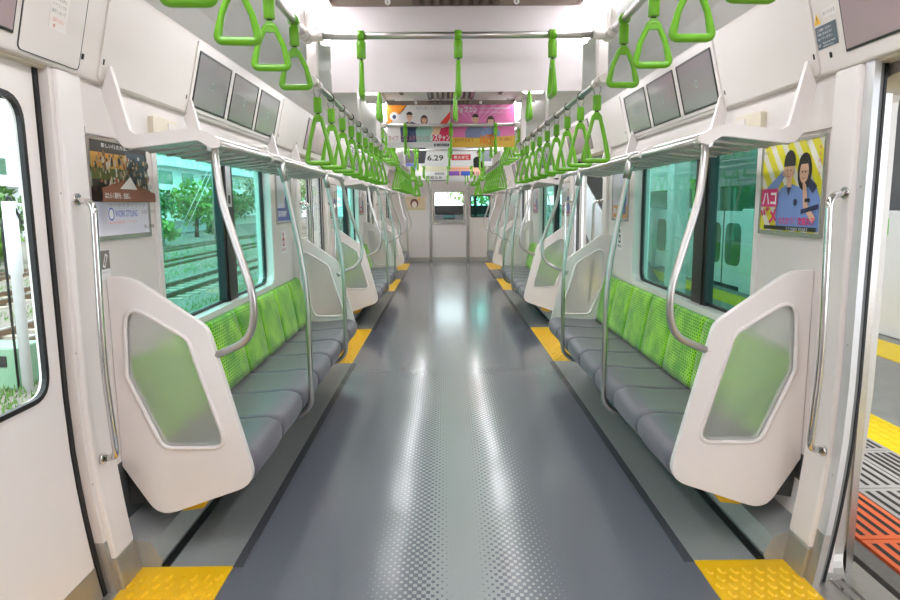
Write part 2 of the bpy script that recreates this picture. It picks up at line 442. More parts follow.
# ---- doors
dn = 0
def leaf(s, y0, y1, nose, label=None, parent=None):
    """one sliding door leaf between y0 and y1, rubber nose at y=nose"""
    w0, w1 = y0+.08, y1-.08
    m = MB(s, True)
    fn = lambda p, d: (d, p[0], p[1])
    m.prism([[(y0, .75), (y1, .75), (y1, 1.862), (y0, 1.862)], list(reversed(rrect(w0, .785, w1, 1.745, .08, 6)))], fn, 1.39, 1.412, WHITE2)
    m.stack(1.39, 1.412, y0, y1, [.12, .2, .3, .42, .55, .75], WHITE2)
    r = m.build('door_leaf', parent)
    m = MB(s, True); m.stack(1.388, 1.413, y0, y1, [.0, .06, .12], DKSTEEL); m.build('kick_plate', r)
    m = MB(s, True); m.ring2(rrect(w0-.012, .773, w1+.012, 1.757, .095, 6), rrect(w0+.005, .790, w1-.005, 1.740, .075, 6), fn, 1.385, 1.401, RUBBER)
    m.build('door_gasket', r)
    m = MB(s, True); m.box((1.397, w0, .785), (1.399, w1, 1.745), GLASS_C); m.build('door_glass', r)
    m = MB(s, True); ya, yb = sorted((nose, nose+(.022 if (nose > y1-.1 or (s > 0 and nose < y0)) else -.022)))
    if s > 0: ya, yb = nose-.012, nose+.012
    k = 0 if s > 0 else .006; m.stack(1.378+k, 1.388+k, ya, yb, ZS, RUBBER); m.stack(1.389+k, 1.400+k*2, ya+.003, yb-.003, ZS, mat('grey_rubber', (120, 122, 122), .5, noise=.1)); m.stack(1.401+k*2, 1.410+k*3.5, ya, yb, ZS, RUBBER); m.build('rubber_edge', r)
    return r
for s in (-1, 1):
    for i in range(4):
        y0, y1 = D_NEAR[i]+.2, D_FAR[i]-.2
        if i == 3: y1 = 15.77
        dn += 1; ymid = (y0+y1)/2
        root = bpy.data.objects.new('door_%d' % dn, None); COL.objects.link(root); root['kind'] = 'structure'; root['_o'] = (0, 0, 0)
        if s < 0:
            leaf(s, y0-.003, ymid-.012, ymid-.012, parent=root); leaf(s, ymid+.012, y1+.005, y1+.007, parent=root)
        else:
            w = (y1-y0)/2-.02
            if i > 0: leaf(s, y0-w-.06, y0-.062, y0-.055, parent=root)
            if i < 3: leaf(s, y1+.062, y1+w+.06, y1+.055, parent=root)
        # outer steel frame with round corners
        fn = lambda p, d: (d, p[0], p[1])
        m = MB(s, True)
        g = .112 if s > 0 else .075
        m.ring2(rrect(y0-g-.08, -.10, y1+g+.08, 1.93, .12, 7, 8), rrect(y0-g, -.005, y1+g, 1.815, .11, 7, 8), fn, 1.418, 1.50, mat('door_frame_steel', (196, 192, 186), .42, .7, noise=.06, nscale=40))
        m.build('door_frame', root)
        m = MB(s); m.box((1.27, y0-.18, -.02), (1.53, y1+.18, .004), DKSTEEL)
        m.box((1.36, y0-.15, .004), (1.372, y1+.15, .008), CHROME); m.box((1.40, y0-.15, .004), (1.412, y1+.15, .008), CHROME)
        m.build('door_sill', root)
        # header behind the fascia
        m = MB(s); m.box((1.36, y0-.18, 1.852), (1.46, y1+.18, 1.875), CREAM); m.build('door_header', root)

m = MB(); m.box((-1.46, BACK, -1.0), (1.46, 18.4, -.055), SEATB); struct(m.build('underframe_base'))
# ---- yellow tactile floor at the doors
for s in (-1, 1):
    for i in range(4):
        y0, y1 = D_NEAR[i], D_FAR[i]
        m = MB(s); m.box((.907, y0, 0), (1.27, y1, .006), TACT)
        yy = y0+.05; r = 0
        while i < 2 and yy < y1-.05:
            for c in range(7):
                xx = .935+c*.048+(r % 2)*.024
                if xx > 1.25: continue
                a = math.radians(25)
                pts = rrect(xx-.011, yy-.020, xx+.011, yy+.020, .009, 2)
                pts = [(xx+(p[0]-xx)*math.cos(a)-(p[1]-yy)*math.sin(a)*.6, yy+(p[0]-xx)*math.sin(a)+(p[1]-yy)) for p in pts]
                m.prism([pts], lambda p, d: (xx+(p[0]-xx)*(1 if d < .01 else .6), yy+(p[1]-yy)*(1 if d < .01 else .8), d), .006, .0125, TACT, cap=(False, True))
            yy += .05; r += 1
        o = m.build('tactile_mat')
        tag(o, 'yellow %s floor mat at the %s doorway on the %s' % ('studded' if i < 2 else 'ribbed', ORD[i], SIDE[s]), 'floor mat', 'yellow mats at the doors')

# ---- screens and panels on the fascia
def screens(s, y, n, bi):
    m = MB(s); fpanel(m, y, y+n*.54+.07, .02, .352, -.002, .008, WHITE2)
    # cut look: thin dark groove around
    tag(m.build('screen_housing', bevel=.003), 'white angled housing behind the %d screens, %s side, %s bench' % (n, SIDE[s], ORD[bi]), 'screen housing', 'screen housings')
    for j in range(n):
        t = thing('display_screen', 'grey blank display screen, %s of %d over the %s bench on the %s' % (ORD[j], n, ORD[bi], SIDE[s]), 'screen', (1.33*s, y+.08+j*.54, 1.9), 'screens over the windows')
        a = y+.035+j*.545; b = a+.47
        m = MB(s); m.ring2(rrect(a-.006, .040, b+.006, .312, .003, 1), rrect(a+.004, .050, b-.004, .302, .002, 1), lambda p, d: fp(p[0], p[1], d), .006, .0125, BLACK); m.build('bezel', t)
        m = MB(s); m.prism([[(a, .046), (b, .046), (b, .306), (a, .306)]], lambda p, d: fp(p[0], p[1], d), .006, .0095, SCREEN)
        m.ring2([( (a+b)/2+.022*math.cos(q*PI/6), .176+.022*math.sin(q*PI/6)) for q in range(12)], [((a+b)/2+.016*math.cos(q*PI/6), .176+.016*math.sin(q*PI/6)) for q in range(12)], lambda p, d: fp(p[0], p[1], d), .0095, .0098, mat('faint_green_print', (118, 150, 132), .3)); m.build('screen', t)
for s in (-1, 1):
    for bi, (y0, y1) in enumerate(BAYS):
        if bi < 2:
            screens(s, y0+.94, 3, bi)
            spans = [(y0+.10, y0+.92), (y0+2.66, y1-.02)]
        else:
            screens(s, y0+.1, 1, bi); spans = [(y0+.75, y1-.05)]
        for j, (a, b) in enumerate(spans):
            m = MB(s); fpanel(m, a, b, .006, .35, -.002, .006, WHITE, .02)
            o = m.build('blank_advert_panel', bevel=.003)
            tag(o, 'blank white advert panel on the %s fascia, %s screens of the %s bench' % (SIDE[s], 'before the' if (j == 0 and bi < 2) else 'beyond the', ORD[bi]), 'panel', 'blank fascia panels')
            for yy in (a+.02, b-.02):
                m2 = MB(s); m2.prism([[(yy-.004, .065), (yy+.004, .065), (yy+.004, .085), (yy-.004, .085)]], lambda p, d: fp(p[0], p[1], d), .006, .008, BLACK); m2.build('keyhole', o)
    for i in range(4):
        c = (D_NEAR[i]+D_FAR[i])/2-.1
        y1 = D_FAR[i]
        # door display above each doorway
        t = thing('door_display', 'wide grey display above the %s doorway on the %s' % (ORD[i], SIDE[s]), 'screen', (1.33*s, c, 1.9), 'displays above the doors')
        a, b = (c-.45, y1-.39) if s < 0 else (c-.25, y1-.075)
        m = MB(s); m.prism([[(a-.008, .050), (b+.008, .050), (b+.008, .33), (a-.008, .33)]], lambda p, d: fp(p[0], p[1], d), .0, .004, BLACK); m.build('bezel', t)
        m = MB(s); m.prism([[(a, .058), (b, .058), (b, .322), (a, .322)]], lambda p, d: fp(p[0], p[1], d), .004, .006, mat('display_mauve', (168, 148, 152), .14, noise=.05, nscale=3, coat=.3))
        m.prism([rrect((a+b)/2-.02, .19, (a+b)/2+.03, .21, .01, 2)], lambda p, d: fp(p[0], p[1], d), .006, .0064, SEATB); m.build('screen', t)
# access hatch with notice, left near doorway
t = thing('access_hatch', 'white hatch with faint red and grey notice above left door', 'hatch', (-1.33, 2.25, 1.9))
m = MB(-1); m.ring2(rrect(2.045, .012, 2.375, .345, .02, 3), rrect(2.048, .015, 2.372, .342, .018, 3), lambda p, d: fp(p[0], p[1], d), .0, .0035, SEATB); m.build('hatch_seam', t)
m = MB(-1); fpanel(m, 2.048, 2.372, .015, .342, -.001, .003, WHITE, .018); m.build('hatch_door', t)
def fsheet(s, y, t, w, h, base, off=.0035):
    """sheet on the fascia; read from the aisle"""
    p = fp(y, t, off); o = (p[0]*s, p[1], p[2])
    return Sheet(o, (0, -s, 0) if s > 0 else (0, 1, 0), (FU.x*s, 0, FU.z), w, h, base, .0004)
sh = fsheet(-1, 2.175, .11, .095, .16, paint((236, 228, 224)))
RED = paint((226, 140, 130)); GREY = paint((170, 165, 165))
sh.text('SOS', .05, .84, .12, RED); sh.text('緊急時のお願い', .3, .85, .07, RED, fit=.6)
for k, st in enumerate(['列車の運転に', '支障がある時は', 'ドアコックを', '操作しないで']): sh.text(st, .05, .68-.12*k, .09, GREY, fit=.8)
sh.text('ご協力ください', .1, .16, .08, RED, fit=.7); sh.poly([(.2, .1), (.35, .1), (.27, .02)], RED)
sh.mb.build('notice', t, label='pale printed notice')
m = MB(-1); m.prism([rrect(2.385, .055, 2.395, .075, .004, 3)], lambda p, d: fp(p[0], p[1], d), 0, .004, BLACK)
tag(m.build('lock'), 'small black lock beside white hatch, left fascia', 'lock')
m = MB(1); m.prism([rrect(2.42, .050, 2.43, .070, .004, 3)], lambda p, d: fp(p[0], p[1], d), 0, .004, BLACK)
tag(m.build('lock'), 'small black lock below grey label, right fascia', 'lock')
# warning label right
t = thing('warning_label', 'grey warning label with yellow triangle beside right door display', 'label', (1.32, 2.45, 1.95))
sh = fsheet(1, 2.495, .09, .125, .08, paint((84, 98, 110)), .001)
for k, st in enumerate(['ご注意ください', '戸袋に手を近づけ', 'ないでください']): sh.text(st, .06, .78-.19*k, .13, paint((225, 228, 230)), fit=.72)
sh.text('03', .06, .12, .18, paint((225, 228, 230))); sh.text('Keep your hands', .28, .2, .12, paint((225, 228, 230)), fit=.6); sh.text('off the door', .28, .06, .12, paint((225, 228, 230)), fit=.5)
sh.mb.build('label_plate', t)
sh = fsheet(1, 2.495, .178, .04, .04, YEL, .001); sh.poly([(.0, .0), (.0, 1), (.5, 1)], WHITE); sh.poly([(1, .0), (1, 1), (.5, 1)], WHITE); sh.rect(.45, .3, .55, .65, BLACK); sh.rect(.45, .13, .55, .22, BLACK)
sh.mb.build('warning_triangle', t)
sh = fsheet(1, 2.44, .19, .08, .03, WHITE2, .001); sh.text('指はさみ注意', .03, .35, .5, GREY, fit=.9); sh.mb.build('caption', t)

# ---- partitions between bench and door
OUT = [(1.358, 1.138), (1.27, 1.138), (.985, .935), (.825, .30), (1.225, .162), (1.358, .38)]
INN = [(1.30, 1.045), (1.065, .895), (.935, .452), (1.19, .452), (1.312, .745)]
def partition(s, y, q, loc_label, fdoor):
    """y: face towards the door, q: direction towards the bench"""
    t = thing('seat_partition', loc_label, 'partition', (1.38*s, y, .16), 'seat end partitions')
    o = rounded(OUT, [0, .16, .10, .09, .09, .02], 6); h = rounded(INN, [.06, .07, .05, .06, .08], 6)
    m = MB(s); m.prism([o, list(reversed(h))], lambda p, d: (p[0], y+q*d, p[1]), 0, .032, WHITE2); m.build('panel', t, bevel=.006)
    m = MB(s); m.tube([(p[0], y+q*.001, p[1]) for p in h], .009, WHITE2, 8, True); m.tube([(p[0], y+q*.031, p[1]) for p in h], .009, WHITE2, 8, True); m.build('glazing_bead', t)
    m = MB(s); m.prism([h], lambda p, d: (p[0], y+q*d, p[1]), .012, .02, FROST); m.build('frosted_pane', t)
    return t
# ---- benches
def cushion(s, y0, w):
    m = MB(s); NX, NY = 12, 14; v = []; prof = []
    # profile along x from rear top to front underside
    pr = [(1.27, .405), (1.2, .402), (1.12, .404), (1.04, .41), (.96, .418), (.90, .420), (.862, .412), (.842, .392), (.836, .36), (.840, .325), (.855, .300), (.9, .292), (1.27, .30)]
    f = []
    for j in range(NY+1):
        vv = -1+2*j/NY; e = abs(vv)
        for i, (x, z) in enumerate(pr):
            lift = .009*(e**2.5) if i < 6 else .004*e**2
            seam = -.009 if e > .99 else 0
            if i >= 10: lift = seam = 0
            bul = .010*(1-e**2) if 6 <= i <= 9 else 0
            sx = .004 if (e > .99 and 5 <= i <= 10) else 0
            v.append((x-bul+sx, y0+w/2+vv*w/2, z+lift+seam))
    K = len(pr)
    for j in range(NY):
        for i in range(K-1): a = j*K+i; f.append((a, a+1, a+K+1, a+K))
        a = j*K; f.append((a+K-1, a, a+K, a+2*K-1))
    m.add(v, f, CUSH, True); m.add(v, [tuple(range(K)), tuple(reversed(range(NY*K, NY*K+K)))], CUSH)
    return m
def backrest(s, y0, w):
    m = MB(s); pr = [(1.245, .412), (1.252, .46), (1.268, .55), (1.285, .65), (1.300, .72), (1.310, .765), (1.320, .785), (1.336, .792), (1.355, .79), (1.357, .41)]
    NY = 10; v = []; f = []; K = len(pr)
    for j in range(NY+1):
        vv = -1+2*j/NY; e = abs(vv)
        for i, (x, z) in enumerate(pr):
            b = .007*(1-e**2.2)*(1 if 1 <= i <= 4 else .5) if i < 7 else 0
            g = .003 if (e > .99 and i < 7) else 0
            v.append((x-b+g, y0+w/2+vv*w/2, z))
    for j in range(NY):
        for i in range(K-1): a = j*K+i; f.append((a, a+1, a+K+1, a+K))
        a = j*K; f.append((a+K-1, a, a+K, a+2*K-1))
    m.add(v, f, GREENFAB, True); m.add(v, [tuple(range(K)), tuple(reversed(range(NY*K, NY*K+K)))], GREENFAB)
    return m
BL = ['nearest', 'middle', 'short far']
for s in (-1, 1):
    for bi, (y0, y1) in enumerate(BAYS):
        a, b = y0+.135, y1-.10; n = 7 if bi < 2 else 3; w = (b-a)/n
        t = thing('bench_seat', '%s bench on the %s with lime backrest and %s grey seats' % (BL[bi], SIDE[s], 'seven' if n == 7 else 'three'), 'bench', (1.3*s, a, 0), 'benches along the windows')
        for j in range(n):
            cushion(s, a+j*w, w).build('seat_cushion', t); backrest(s, a+j*w, w).build('backrest', t)
        m = MB(s); m.prism([[(1.358, .40), (.90, .31), (.90, .28), (1.2, .23), (1.358, .20)]], lambda p, d: (p[0], d, p[1]), a, b, SEATB); m.build('seat_base', t)
        m = MB(s); m.prism([[(1.358, .0045), (1.19, .0045), (1.18, .03), (1.215, .10), (1.358, .15)]], lambda p, d: (p[0], d, p[1]), y0+.002, y1-.005, HEAT)
        m.box((1.155, y0+.005, .004), (1.185, y1-.005, .012), BLACK); tag(m.build('heater_cover'), 'grey metal heater cover on the floor under the %s %s bench' % (BL[bi], SIDE[s]), 'heater cover', 'heater covers')
        for j, (yy, q) in enumerate(((y0+.10, 1), (y1-.10, -1))):
            end = 'near' if j == 0 else 'far'
            partition(s, yy, q, 'white partition with frosted pane at %s end of the %s %s bench' % (end, BL[bi], SIDE[s]), 0)
            # yellow emergency box under the seat
            if j == 0 and bi < 2:
                m = MB(s); m.prism([[(1.06, .225), (1.16, .185), (1.16, .155), (1.075, .165), (1.05, .195)]], lambda p, d: (p[0], d, p[1]), yy+.07, yy+.16, YEL)
                m.box((1.19, yy+.07, .16), (1.22, yy+.2, .21), CREAM)
                tag(m.build('emergency_valve_cover', bevel=.003), 'yellow wedge cover under the %s bench on the %s' % (BL[bi], SIDE[s]), 'cover', 'yellow covers under the benches')
        # poles
        RX = .925
        ends = [(y0+.12, 1), (y1-.12, -1)]
        for j, (yy, q) in enumerate(ends):
            t = thing('curved_grab_pole', 'curved steel pole from rack to partition, %s end of %s %s bench' % ('near' if j == 0 else 'far', BL[bi], SIDE[s]), 'pole', (RX*s, yy, .8), 'curved poles at the bench ends')
            pts = curve3([(RX+.01, yy+q*.035, 1.625), (RX-.002, yy, 1.58), (.90, yy-q*.03, 1.42), (.775, yy-q*.09, 1.06), (.80, yy-q*.07, .90), (.975, yy-q*.0, .82)], [.03, .08, .12, .12, .1][:4], 6)
            m = MB(s); m.tube(pts, .0145, POLE, 14); m.build('pole', t)
            m = MB(s); m.tube([(RX+.012, yy+q*.10, 1.632), (RX+.012, yy+q*.02, 1.630)], .024, POLE, 14); m.build('joint', t); m = MB(s); m.cyl((.965, yy, .826), (.992, yy+q*.004, .812), .021, POLE); m.build('joint', t)
        mids = [y0+1.13, y0+2.42] if bi < 2 else [y0+.9]
        for j, yy in enumerate(mids):
            t = thing('seat_front_pole', 'straight steel pole hooking under seat front, %s on the %s %s bench' % (['nearer', 'farther'][j] if n == 7 else 'single', BL[bi], SIDE[s]), 'pole', (.82*s, yy, .22), 'poles at the seat fronts')
            pts = curve3([(RX, yy, 1.63), (.885, yy, 1.42), (.812, yy, .98), (.812, yy, .30), (.89, yy, .235), (.97, yy, .235)], [.1, .2, .10, .05], 6)
            m = MB(s); m.tube(pts, .0145, POLE, 14); m.build('pole', t)
            m = MB(s); m.cyl((RX+.004, yy, 1.635), (.905, yy, 1.53), .021, POLE); m.tube([(RX+.004, yy-.03, 1.635), (RX+.004, yy+.03, 1.635)], .023, POLE, 12); m.build('joint', t)
        # luggage rack
        t = thing('luggage_rack', 'steel luggage rack with white brackets above the %s %s bench' % (BL[bi], SIDE[s]), 'rack', (1.3*s, y0+.12, 1.62), 'luggage racks')
        a, b = y0+.13, y1-.13
        m = MB(s); m.tube([(RX+.005, a, 1.635), (RX+.005, b, 1.635)], .0165, POLE, 12); m.build('front_rail', t)
        m = MB(s); m.tube([(.985, a, 1.668), (.985, b, 1.668)], .0135, POLE, 12); m.build('inner_rail', t)
        m = MB(s)
        SLT = mat('rack_slat_aluminium', (190, 188, 184), .3, .85, noise=.05)
        for xx in [1.02, 1.065, 1.11, 1.155, 1.20, 1.245]:
            zc = 1.66-(xx-1.0)*.12
            m.obox((xx, (a+b)/2, zc), (.0165, 0, -.003), (0, (b-a)/2, 0), (.0004, 0, .004), SLT)
        for k in range(int((b-a)/.17)+1):
            yy = a+.03+k*.17; m.obox((1.13, yy, 1.638), (.13, 0, -.0155), (0, .009, 0), (.0008, 0, .005), SLT)
        m.build('shelf_slats', t)
        br = [(1.296, 1.925), (1.334, 1.83), (1.289, 1.655), (1.268, 1.624), (1.236, 1.622), (.99, 1.65), (.936, 1.618), (.905, 1.625), (.905, 1.65), (.95, 1.678), (1.01, 1.695), (1.215, 1.672), (1.24, 1.685)]
        br = rounded(br, [.003, .02, .03, .025, .03, .02, .01, .008, .008, .02, .03, .012, .012], 3)
        bys = [y0+.14, y0+.92, y0+2.45, y1-.16] if bi < 2 else [y0+.14, y0+.9, y1-.16]
        for yy in bys:
            m = MB(s); m.prism([br], lambda p, d: (p[0], d, p[1]), yy-.012, yy+.012, WHITE2); m.build('bracket', t, bevel=.003)
    # grab bars on the columns by each doorway
    for i in range(4):
        for e in (0, 1):
            if (i == 0 and e == 0) or (i == 3 and e == 1): continue
            q = 1 if e else -1; yy = D_FAR[i]-.10 if e else D_NEAR[i]+.10
            t = thing('door_grab_bar', 'chrome vertical grab bar on %s side of the %s doorway, %s' % ('far' if e else 'near', ORD[i], SIDE[s]), 'grab bar', (1.3*s, yy, .5), 'grab bars beside the doors')
            pts = curve3([bend((1.337, yy, 1.43)), bend((1.262, yy-q*.03, 1.42)), bend((1.262, yy-q*.05, .95)), (1.262, yy-q*.05, .80), (1.245, yy-q*.05, .52), (1.305, yy-q*.02, .50)], [.045, .1, .1, .03], 6)
            m = MB(s); m.tube(pts, .0125, CHROME, 14); m.build('bar', t)
            m = MB(s); m.cyl((1.337, yy, 1.43), (1.328, yy-.001, 1.43), .021, CHROME); m.build('mount', t); m = MB(s); m.cyl((1.316, yy-q*.02, .50), (1.304, yy-q*.02, .50), .02, CHROME); m.build('mount', t)

# ---- small wall items
for s in (-1, 1):
    for bi in (0, 1):
        y = BAYS[bi][0]+.56
        m = MB(s); m.prism([rrect(y, 1.715, y+.26, 1.80, .02, 3)], lambda p, d: (d, p[0], p[1]), 1.335, 1.362, CREAM)
        m.prism([rrect(y+.15, 1.73, y+.24, 1.785, .01, 3)], lambda p, d: (d, p[0], p[1]), 1.330, 1.336, WHITE)
        tag(m.build('wall_unit_box', bevel=.004), 'small cream box under the %s fascia behind the rack, %s bench' % (SIDE[s], BL[bi]), 'box', 'cream boxes above the racks')

# wall posters (read from the aisle)
def wsheet(s, y, z, w, h, base, off=.004, thick=.003):
    """y: left edge as read"""
    return Sheet((s*(1.36-off), y, z), (0, -s, 0), (0, 0, 1), w, h, base, thick)
W_ = paint((238, 236, 238)); K_ = paint((30, 28, 30)); SKIN = paint((226, 180, 152)); HAIR = paint((34, 28, 28))
def frame(s, y0, y1, z0, z1, t):
    m = MB(s); m.ring2(rrect(y0-.012, z0-.018, y1+.012, z1+.012, .004, 1), rrect(y0, z0, y1, z1, .002, 1), lambda p, d: (d, p[0], p[1]), 1.348, 1.36, STEEL); m.build('poster_frame', t)
# left near: restaurant photo over white band
t = thing('framed_poster', 'framed advert with terrace restaurant photo beside near left window', 'poster', (-1.36, 2.45, 1.29))
frame(-1, 2.44, 2.885, 1.295, 1.65, t)
sh = Sheet((-1.356, 2.44, 1.295), (0, 1, 0), (0, 0, 1), .445, .355, paint((226, 224, 236)))
def sc_photo(sh):
    B = paint((62, 56, 50)); sh.rect(0, .36, 1, 1, B)
    sh.rect(0, .70, .62, .88, paint((214, 160, 70))); sh.rect(0, .60, .62, .72, paint((96, 104, 50))); sh.rect(.62, .58, 1, .92, paint((70, 86, 96)))
    random.seed(3)
    for k in range(190):
        a, b = random.uniform(.01, .96), random.uniform(.44, .84)
        c = random.choice([(150, 140, 120), (120, 84, 52), (66, 74, 44), (196, 176, 140), (42, 44, 40), (176, 100, 60), (208, 205, 196)])
        wx = random.uniform(.01, .045); sh.ell(min(.96, a+wx/2), b+.02, wx*.6, random.uniform(.01, .045), paint(c), 6)
    sh.poly([(0, .36), (0, .5), (.4, .6), (.99, .46), (.99, .36)], paint((132, 78, 54))); sh.poly([(.3, .5), (.5, .64), (.62, .5)], paint((220, 216, 210)))
    sh.text('新しい働き方は、', .03, .92, .05, W_, fit=.45); sh.text('はたらく場所を、自由に。', .03, .40, .07, W_, fit=.45)
sc_photo(sh)
BLU = paint((88, 104, 190))
sh.text('WORK STYLING', .18, .20, .1, BLU, fit=.40); sh.ell(.11, .23, .05, .07, BLU); sh.ell(.11, .23, .038, .052, W_); sh.text('ワークスタイリング', .06, .31, .035, GREY, fit=.7)
sh.text('法人向け多拠点型シェアオフィス', .06, .13, .035, RED, fit=.5); sh.text('全国に展開', .66, .23, .05, GREY, fit=.28); sh.text('詳しくは検索', .7, .06, .05, K_, fit=.2)
sh.mb.build('poster', t)
# right near: two officers on yellow stripes
t = thing('framed_poster', 'framed poster of two people in blue uniform shirts on yellow stripes', 'poster', (1.36, 2.95, 1.28))
frame(1, 2.475, 2.945, 1.28, 1.64, t)
sh = Sheet((1.356, 2.945, 1.28), (0, -1, 0), (0, 0, 1), .47, .36, paint((236, 232, 220)))
YS = paint((232, 222, 40))
for k in range(-4, 9):
    a = k*.2
    pts = [(a, 1), (a+.11, 1), (a+.11+.62, 0), (a+.62, 0)]
    cl = []
    for p in pts: cl.append(p)
    # clip to sheet in a
    def clip(poly, ax, lim, ge):
        out = []
        for i in range(len(poly)):
            p, q = poly[i-1], poly[i]; ip = (p[ax] >= lim) == ge; iq = (q[ax] >= lim) == ge
            if ip != iq: tt = (lim-p[ax])/(q[ax]-p[ax]); out.append((p[0]+(q[0]-p[0])*tt, p[1]+(q[1]-p[1])*tt))
            if iq: out.append(q)
        return out
    cl = clip(clip(cl, 0, 0, True), 0, 1, False)
    if len(cl) > 2: sh.poly(cl, YS)
SHIRT = paint((122, 152, 214))
sh.poly([(.30, .02), (.27, .40), (.36, .50), (.50, .55), (.64, .50), (.70, .4), (.70, .02)], SHIRT)
sh.poly([(.06, .44), (.12, .52), (.42, .72), (.45, .68), (.22, .40), (.12, .36)], SHIRT); sh.poly([(.36, .64), (.44, .82), (.48, .80), (.42, .62)], SKIN)
sh.poly([(.60, .02), (.58, .36), (.66, .52), (.78, .54), (.92, .50), (.98, .36), (.99, .02)], SHIRT)
sh.rect(.45, .5, .53, .60, SKIN); sh.rect(.70, .5, .77, .60, SKIN)
sh.ell(.485, .70, .075, .125, SKIN); sh.ell(.73, .66, .11, .20, HAIR); sh.ell(.725, .66, .07, .125, SKIN)
sh.ell(.485, .765, .095, .15, HAIR, 14, -.2, PI+.2); sh.ell(.73, .755, .09, .11, HAIR, 14, -.1, PI+.1)
for a in (.458, .512, .70, .752): sh.ell(a, .69 if a < .6 else .66, .011, .010, K_, 8)
for a in (.485, .725): sh.rect(a-.018, .615 if a < .6 else .585, a+.018, .625 if a < .6 else .595, paint((180, 70, 70)))
NAVY = paint((40, 48, 92))
sh.poly([(.80, .50), (.84, .58), (.94, .50), (.88, .42)], NAVY); sh.poly([(.46, .50), (.50, .40), (.54, .50)], NAVY); sh.rect(.60, .3, .635, .36, NAVY); sh.ell(.62, .33, .03, .04, NAVY)
sh.poly([(.72, .56), (.78, .52), (.82, .30), (.95, .16), (.90, .10), (.75, .28)], SKIN); sh.rect(.77, .33, .85, .37, K_)
sh.poly([(.72, .2), (.98, .26), (.98, .31), (.72, .25)], NAVY)
PK = paint((226, 40, 120)); 
sh.rect(.02, .28, .32, .49, PK); sh.text('ハコ', .04, .31, .19, W_, fit=.26, bold=.03); sh.text('ヅメ', .02, .10, .2, PK, fit=.3, bold=.04)
sh.text('たたかう！交番女子', .36, .09, .09, PK, fit=.58, bold=.02); sh.rect(.1, .015, .97, .06, K_); sh.text('7.7 WED START', .5, .02, .04, W_, fit=.35); sh.text('水曜よる', .02, .90, .05, GREY, fit=.12)
for k in range(5): sh.text('新水曜ドラマ'[k], .945, .88-.07*k, .05, RED)
sh.mb.build('poster', t)
# small stickers and far posters
def phone_sticker(s, y, z, lab):
    sh = Sheet((s*1.3585, y if s < 0 else y+.07, z), (0, -s, 0), (0, 0, 1), .07, .11, W_, .001)
    sh.rect(.0, .36, 1, 1, paint((128, 118, 114))); sh.poly([(.2, .45), (.55, .9), (.8, .82), (.45, .40)], W_); sh.poly([(.32, .50), (.56, .82), (.68, .78), (.44, .47)], paint((128, 118, 114)))
    sh.text('マナーモード', .08, .2, .12, GREY, fit=.8)
    tag(sh.mb.build('courtesy_sticker'), lab, 'sticker', 'wall stickers')
phone_sticker(-1, 2.465, 1.13, 'grey mobile phone courtesy sticker below left restaurant poster')
def far_poster(s, y, col, c2, lab, words_):
    t = thing('framed_poster', lab, 'poster', (1.36*s, y, 1.28)); frame(s, y, y+.46, 1.28, 1.64, t)
    sh = Sheet((s*1.356, y if s < 0 else y+.46, 1.28), (0, -s, 0), (0, 0, 1), .46, .36, paint(col))
    sh.rect(.02, .02, .98, .3, paint(c2)); sh.rect(.05, .4, .5, .95, paint((205, 205, 210))); sh.person(.72, .62, .2, SKIN, HAIR, paint((90, 100, 160)))
    sh.text(words_, .06, .12, .14, W_, fit=.6, bold=.02); sh.mb.build('poster', t)
far_poster(-1, 5.10, (206, 208, 226), (74, 92, 176), 'framed grey and blue poster beyond near left window', '採用情報')
far_poster(1, 5.10, (196, 198, 214), (208, 150, 84), 'framed grey and orange poster beyond near right window', '夏の旅')
far_poster(-1, 7.45, (230, 220, 210), (170, 90, 100), 'framed pinkish poster before second left window', 'セール')
far_poster(1, 7.45, (220, 216, 214), (150, 80, 110), 'framed mauve poster before second right window', '新発売')
far_poster(-1, 10.05, (214, 196, 192), (180, 60, 70), 'framed pale red poster beyond second left window', '健康診断')
far_poster(1, 10.05, (214, 186, 198), (200, 110, 140), 'framed rose poster beyond second right window', '英会話')
for s, y, lab in ((-1, 5.2, 'white sticker with red figure below far poster, near left bench'), (1, 5.25, 'white sticker with black figures below far poster, near right bench')):
    c = paint((196, 84, 80)) if s < 0 else K_
    sh = Sheet((s*1.3585, y if s < 0 else y+.16, 1.03), (0, -s, 0), (0, 0, 1), .16, .18, W_, .001)
    sh.ell(.5, .82, .12, .1, c); sh.poly([(.3, .3), (.3, .68), (.7, .68), (.7, .3)], c); sh.rect(.4, .4, .6, .55, W_); sh.text('優先席', .15, .1, .16, c, fit=.7)
    tag(sh.mb.build('priority_sticker'), lab, 'sticker', 'wall stickers')

# ---- ceiling lights, vents
seg = [(BACK+.1, .25), (.30, 3.15), (3.20, 6.05), (6.10, 8.95), (9.0, 11.85), (11.9, 14.75), (14.8, 16.25)]
lamps = [(5.95+1.63*k, 7.05+1.63*k) for k in range(-5, 6)]
for s in (-1, 1):
    for j, (a, b) in enumerate(seg):
        m = MB(s); m.box((.572, a, 2.303), (.738, b, 2.345), WHITE2); struct(m.build(trim()))
    for j, (a, b) in enumerate(lamps):
        t = thing('ceiling_light', '%s strip light along the car on the %s of the ceiling' % (ORD[j], SIDE[s]), 'ceiling light', (.655*s, a, 2.3), 'strip lights')
        m = MB(s); m.box((.572, a-.04, 2.282), (.738, a, 2.3025), WHITE2); m.build('end_cap', t); m = MB(s); m.box((.572, b, 2.282), (.738, b+.04, 2.3025), WHITE2); m.build('end_cap', t)
        m = MB(s); m.prism([rounded([(.572, 2.304), (.585, 2.278), (.725, 2.278), (.738, 2.304)], [0, .01, .01, 0], 3)], lambda p, d: (p[0], d, p[1]), a, b, LAMP); m.build('diffuser', t)
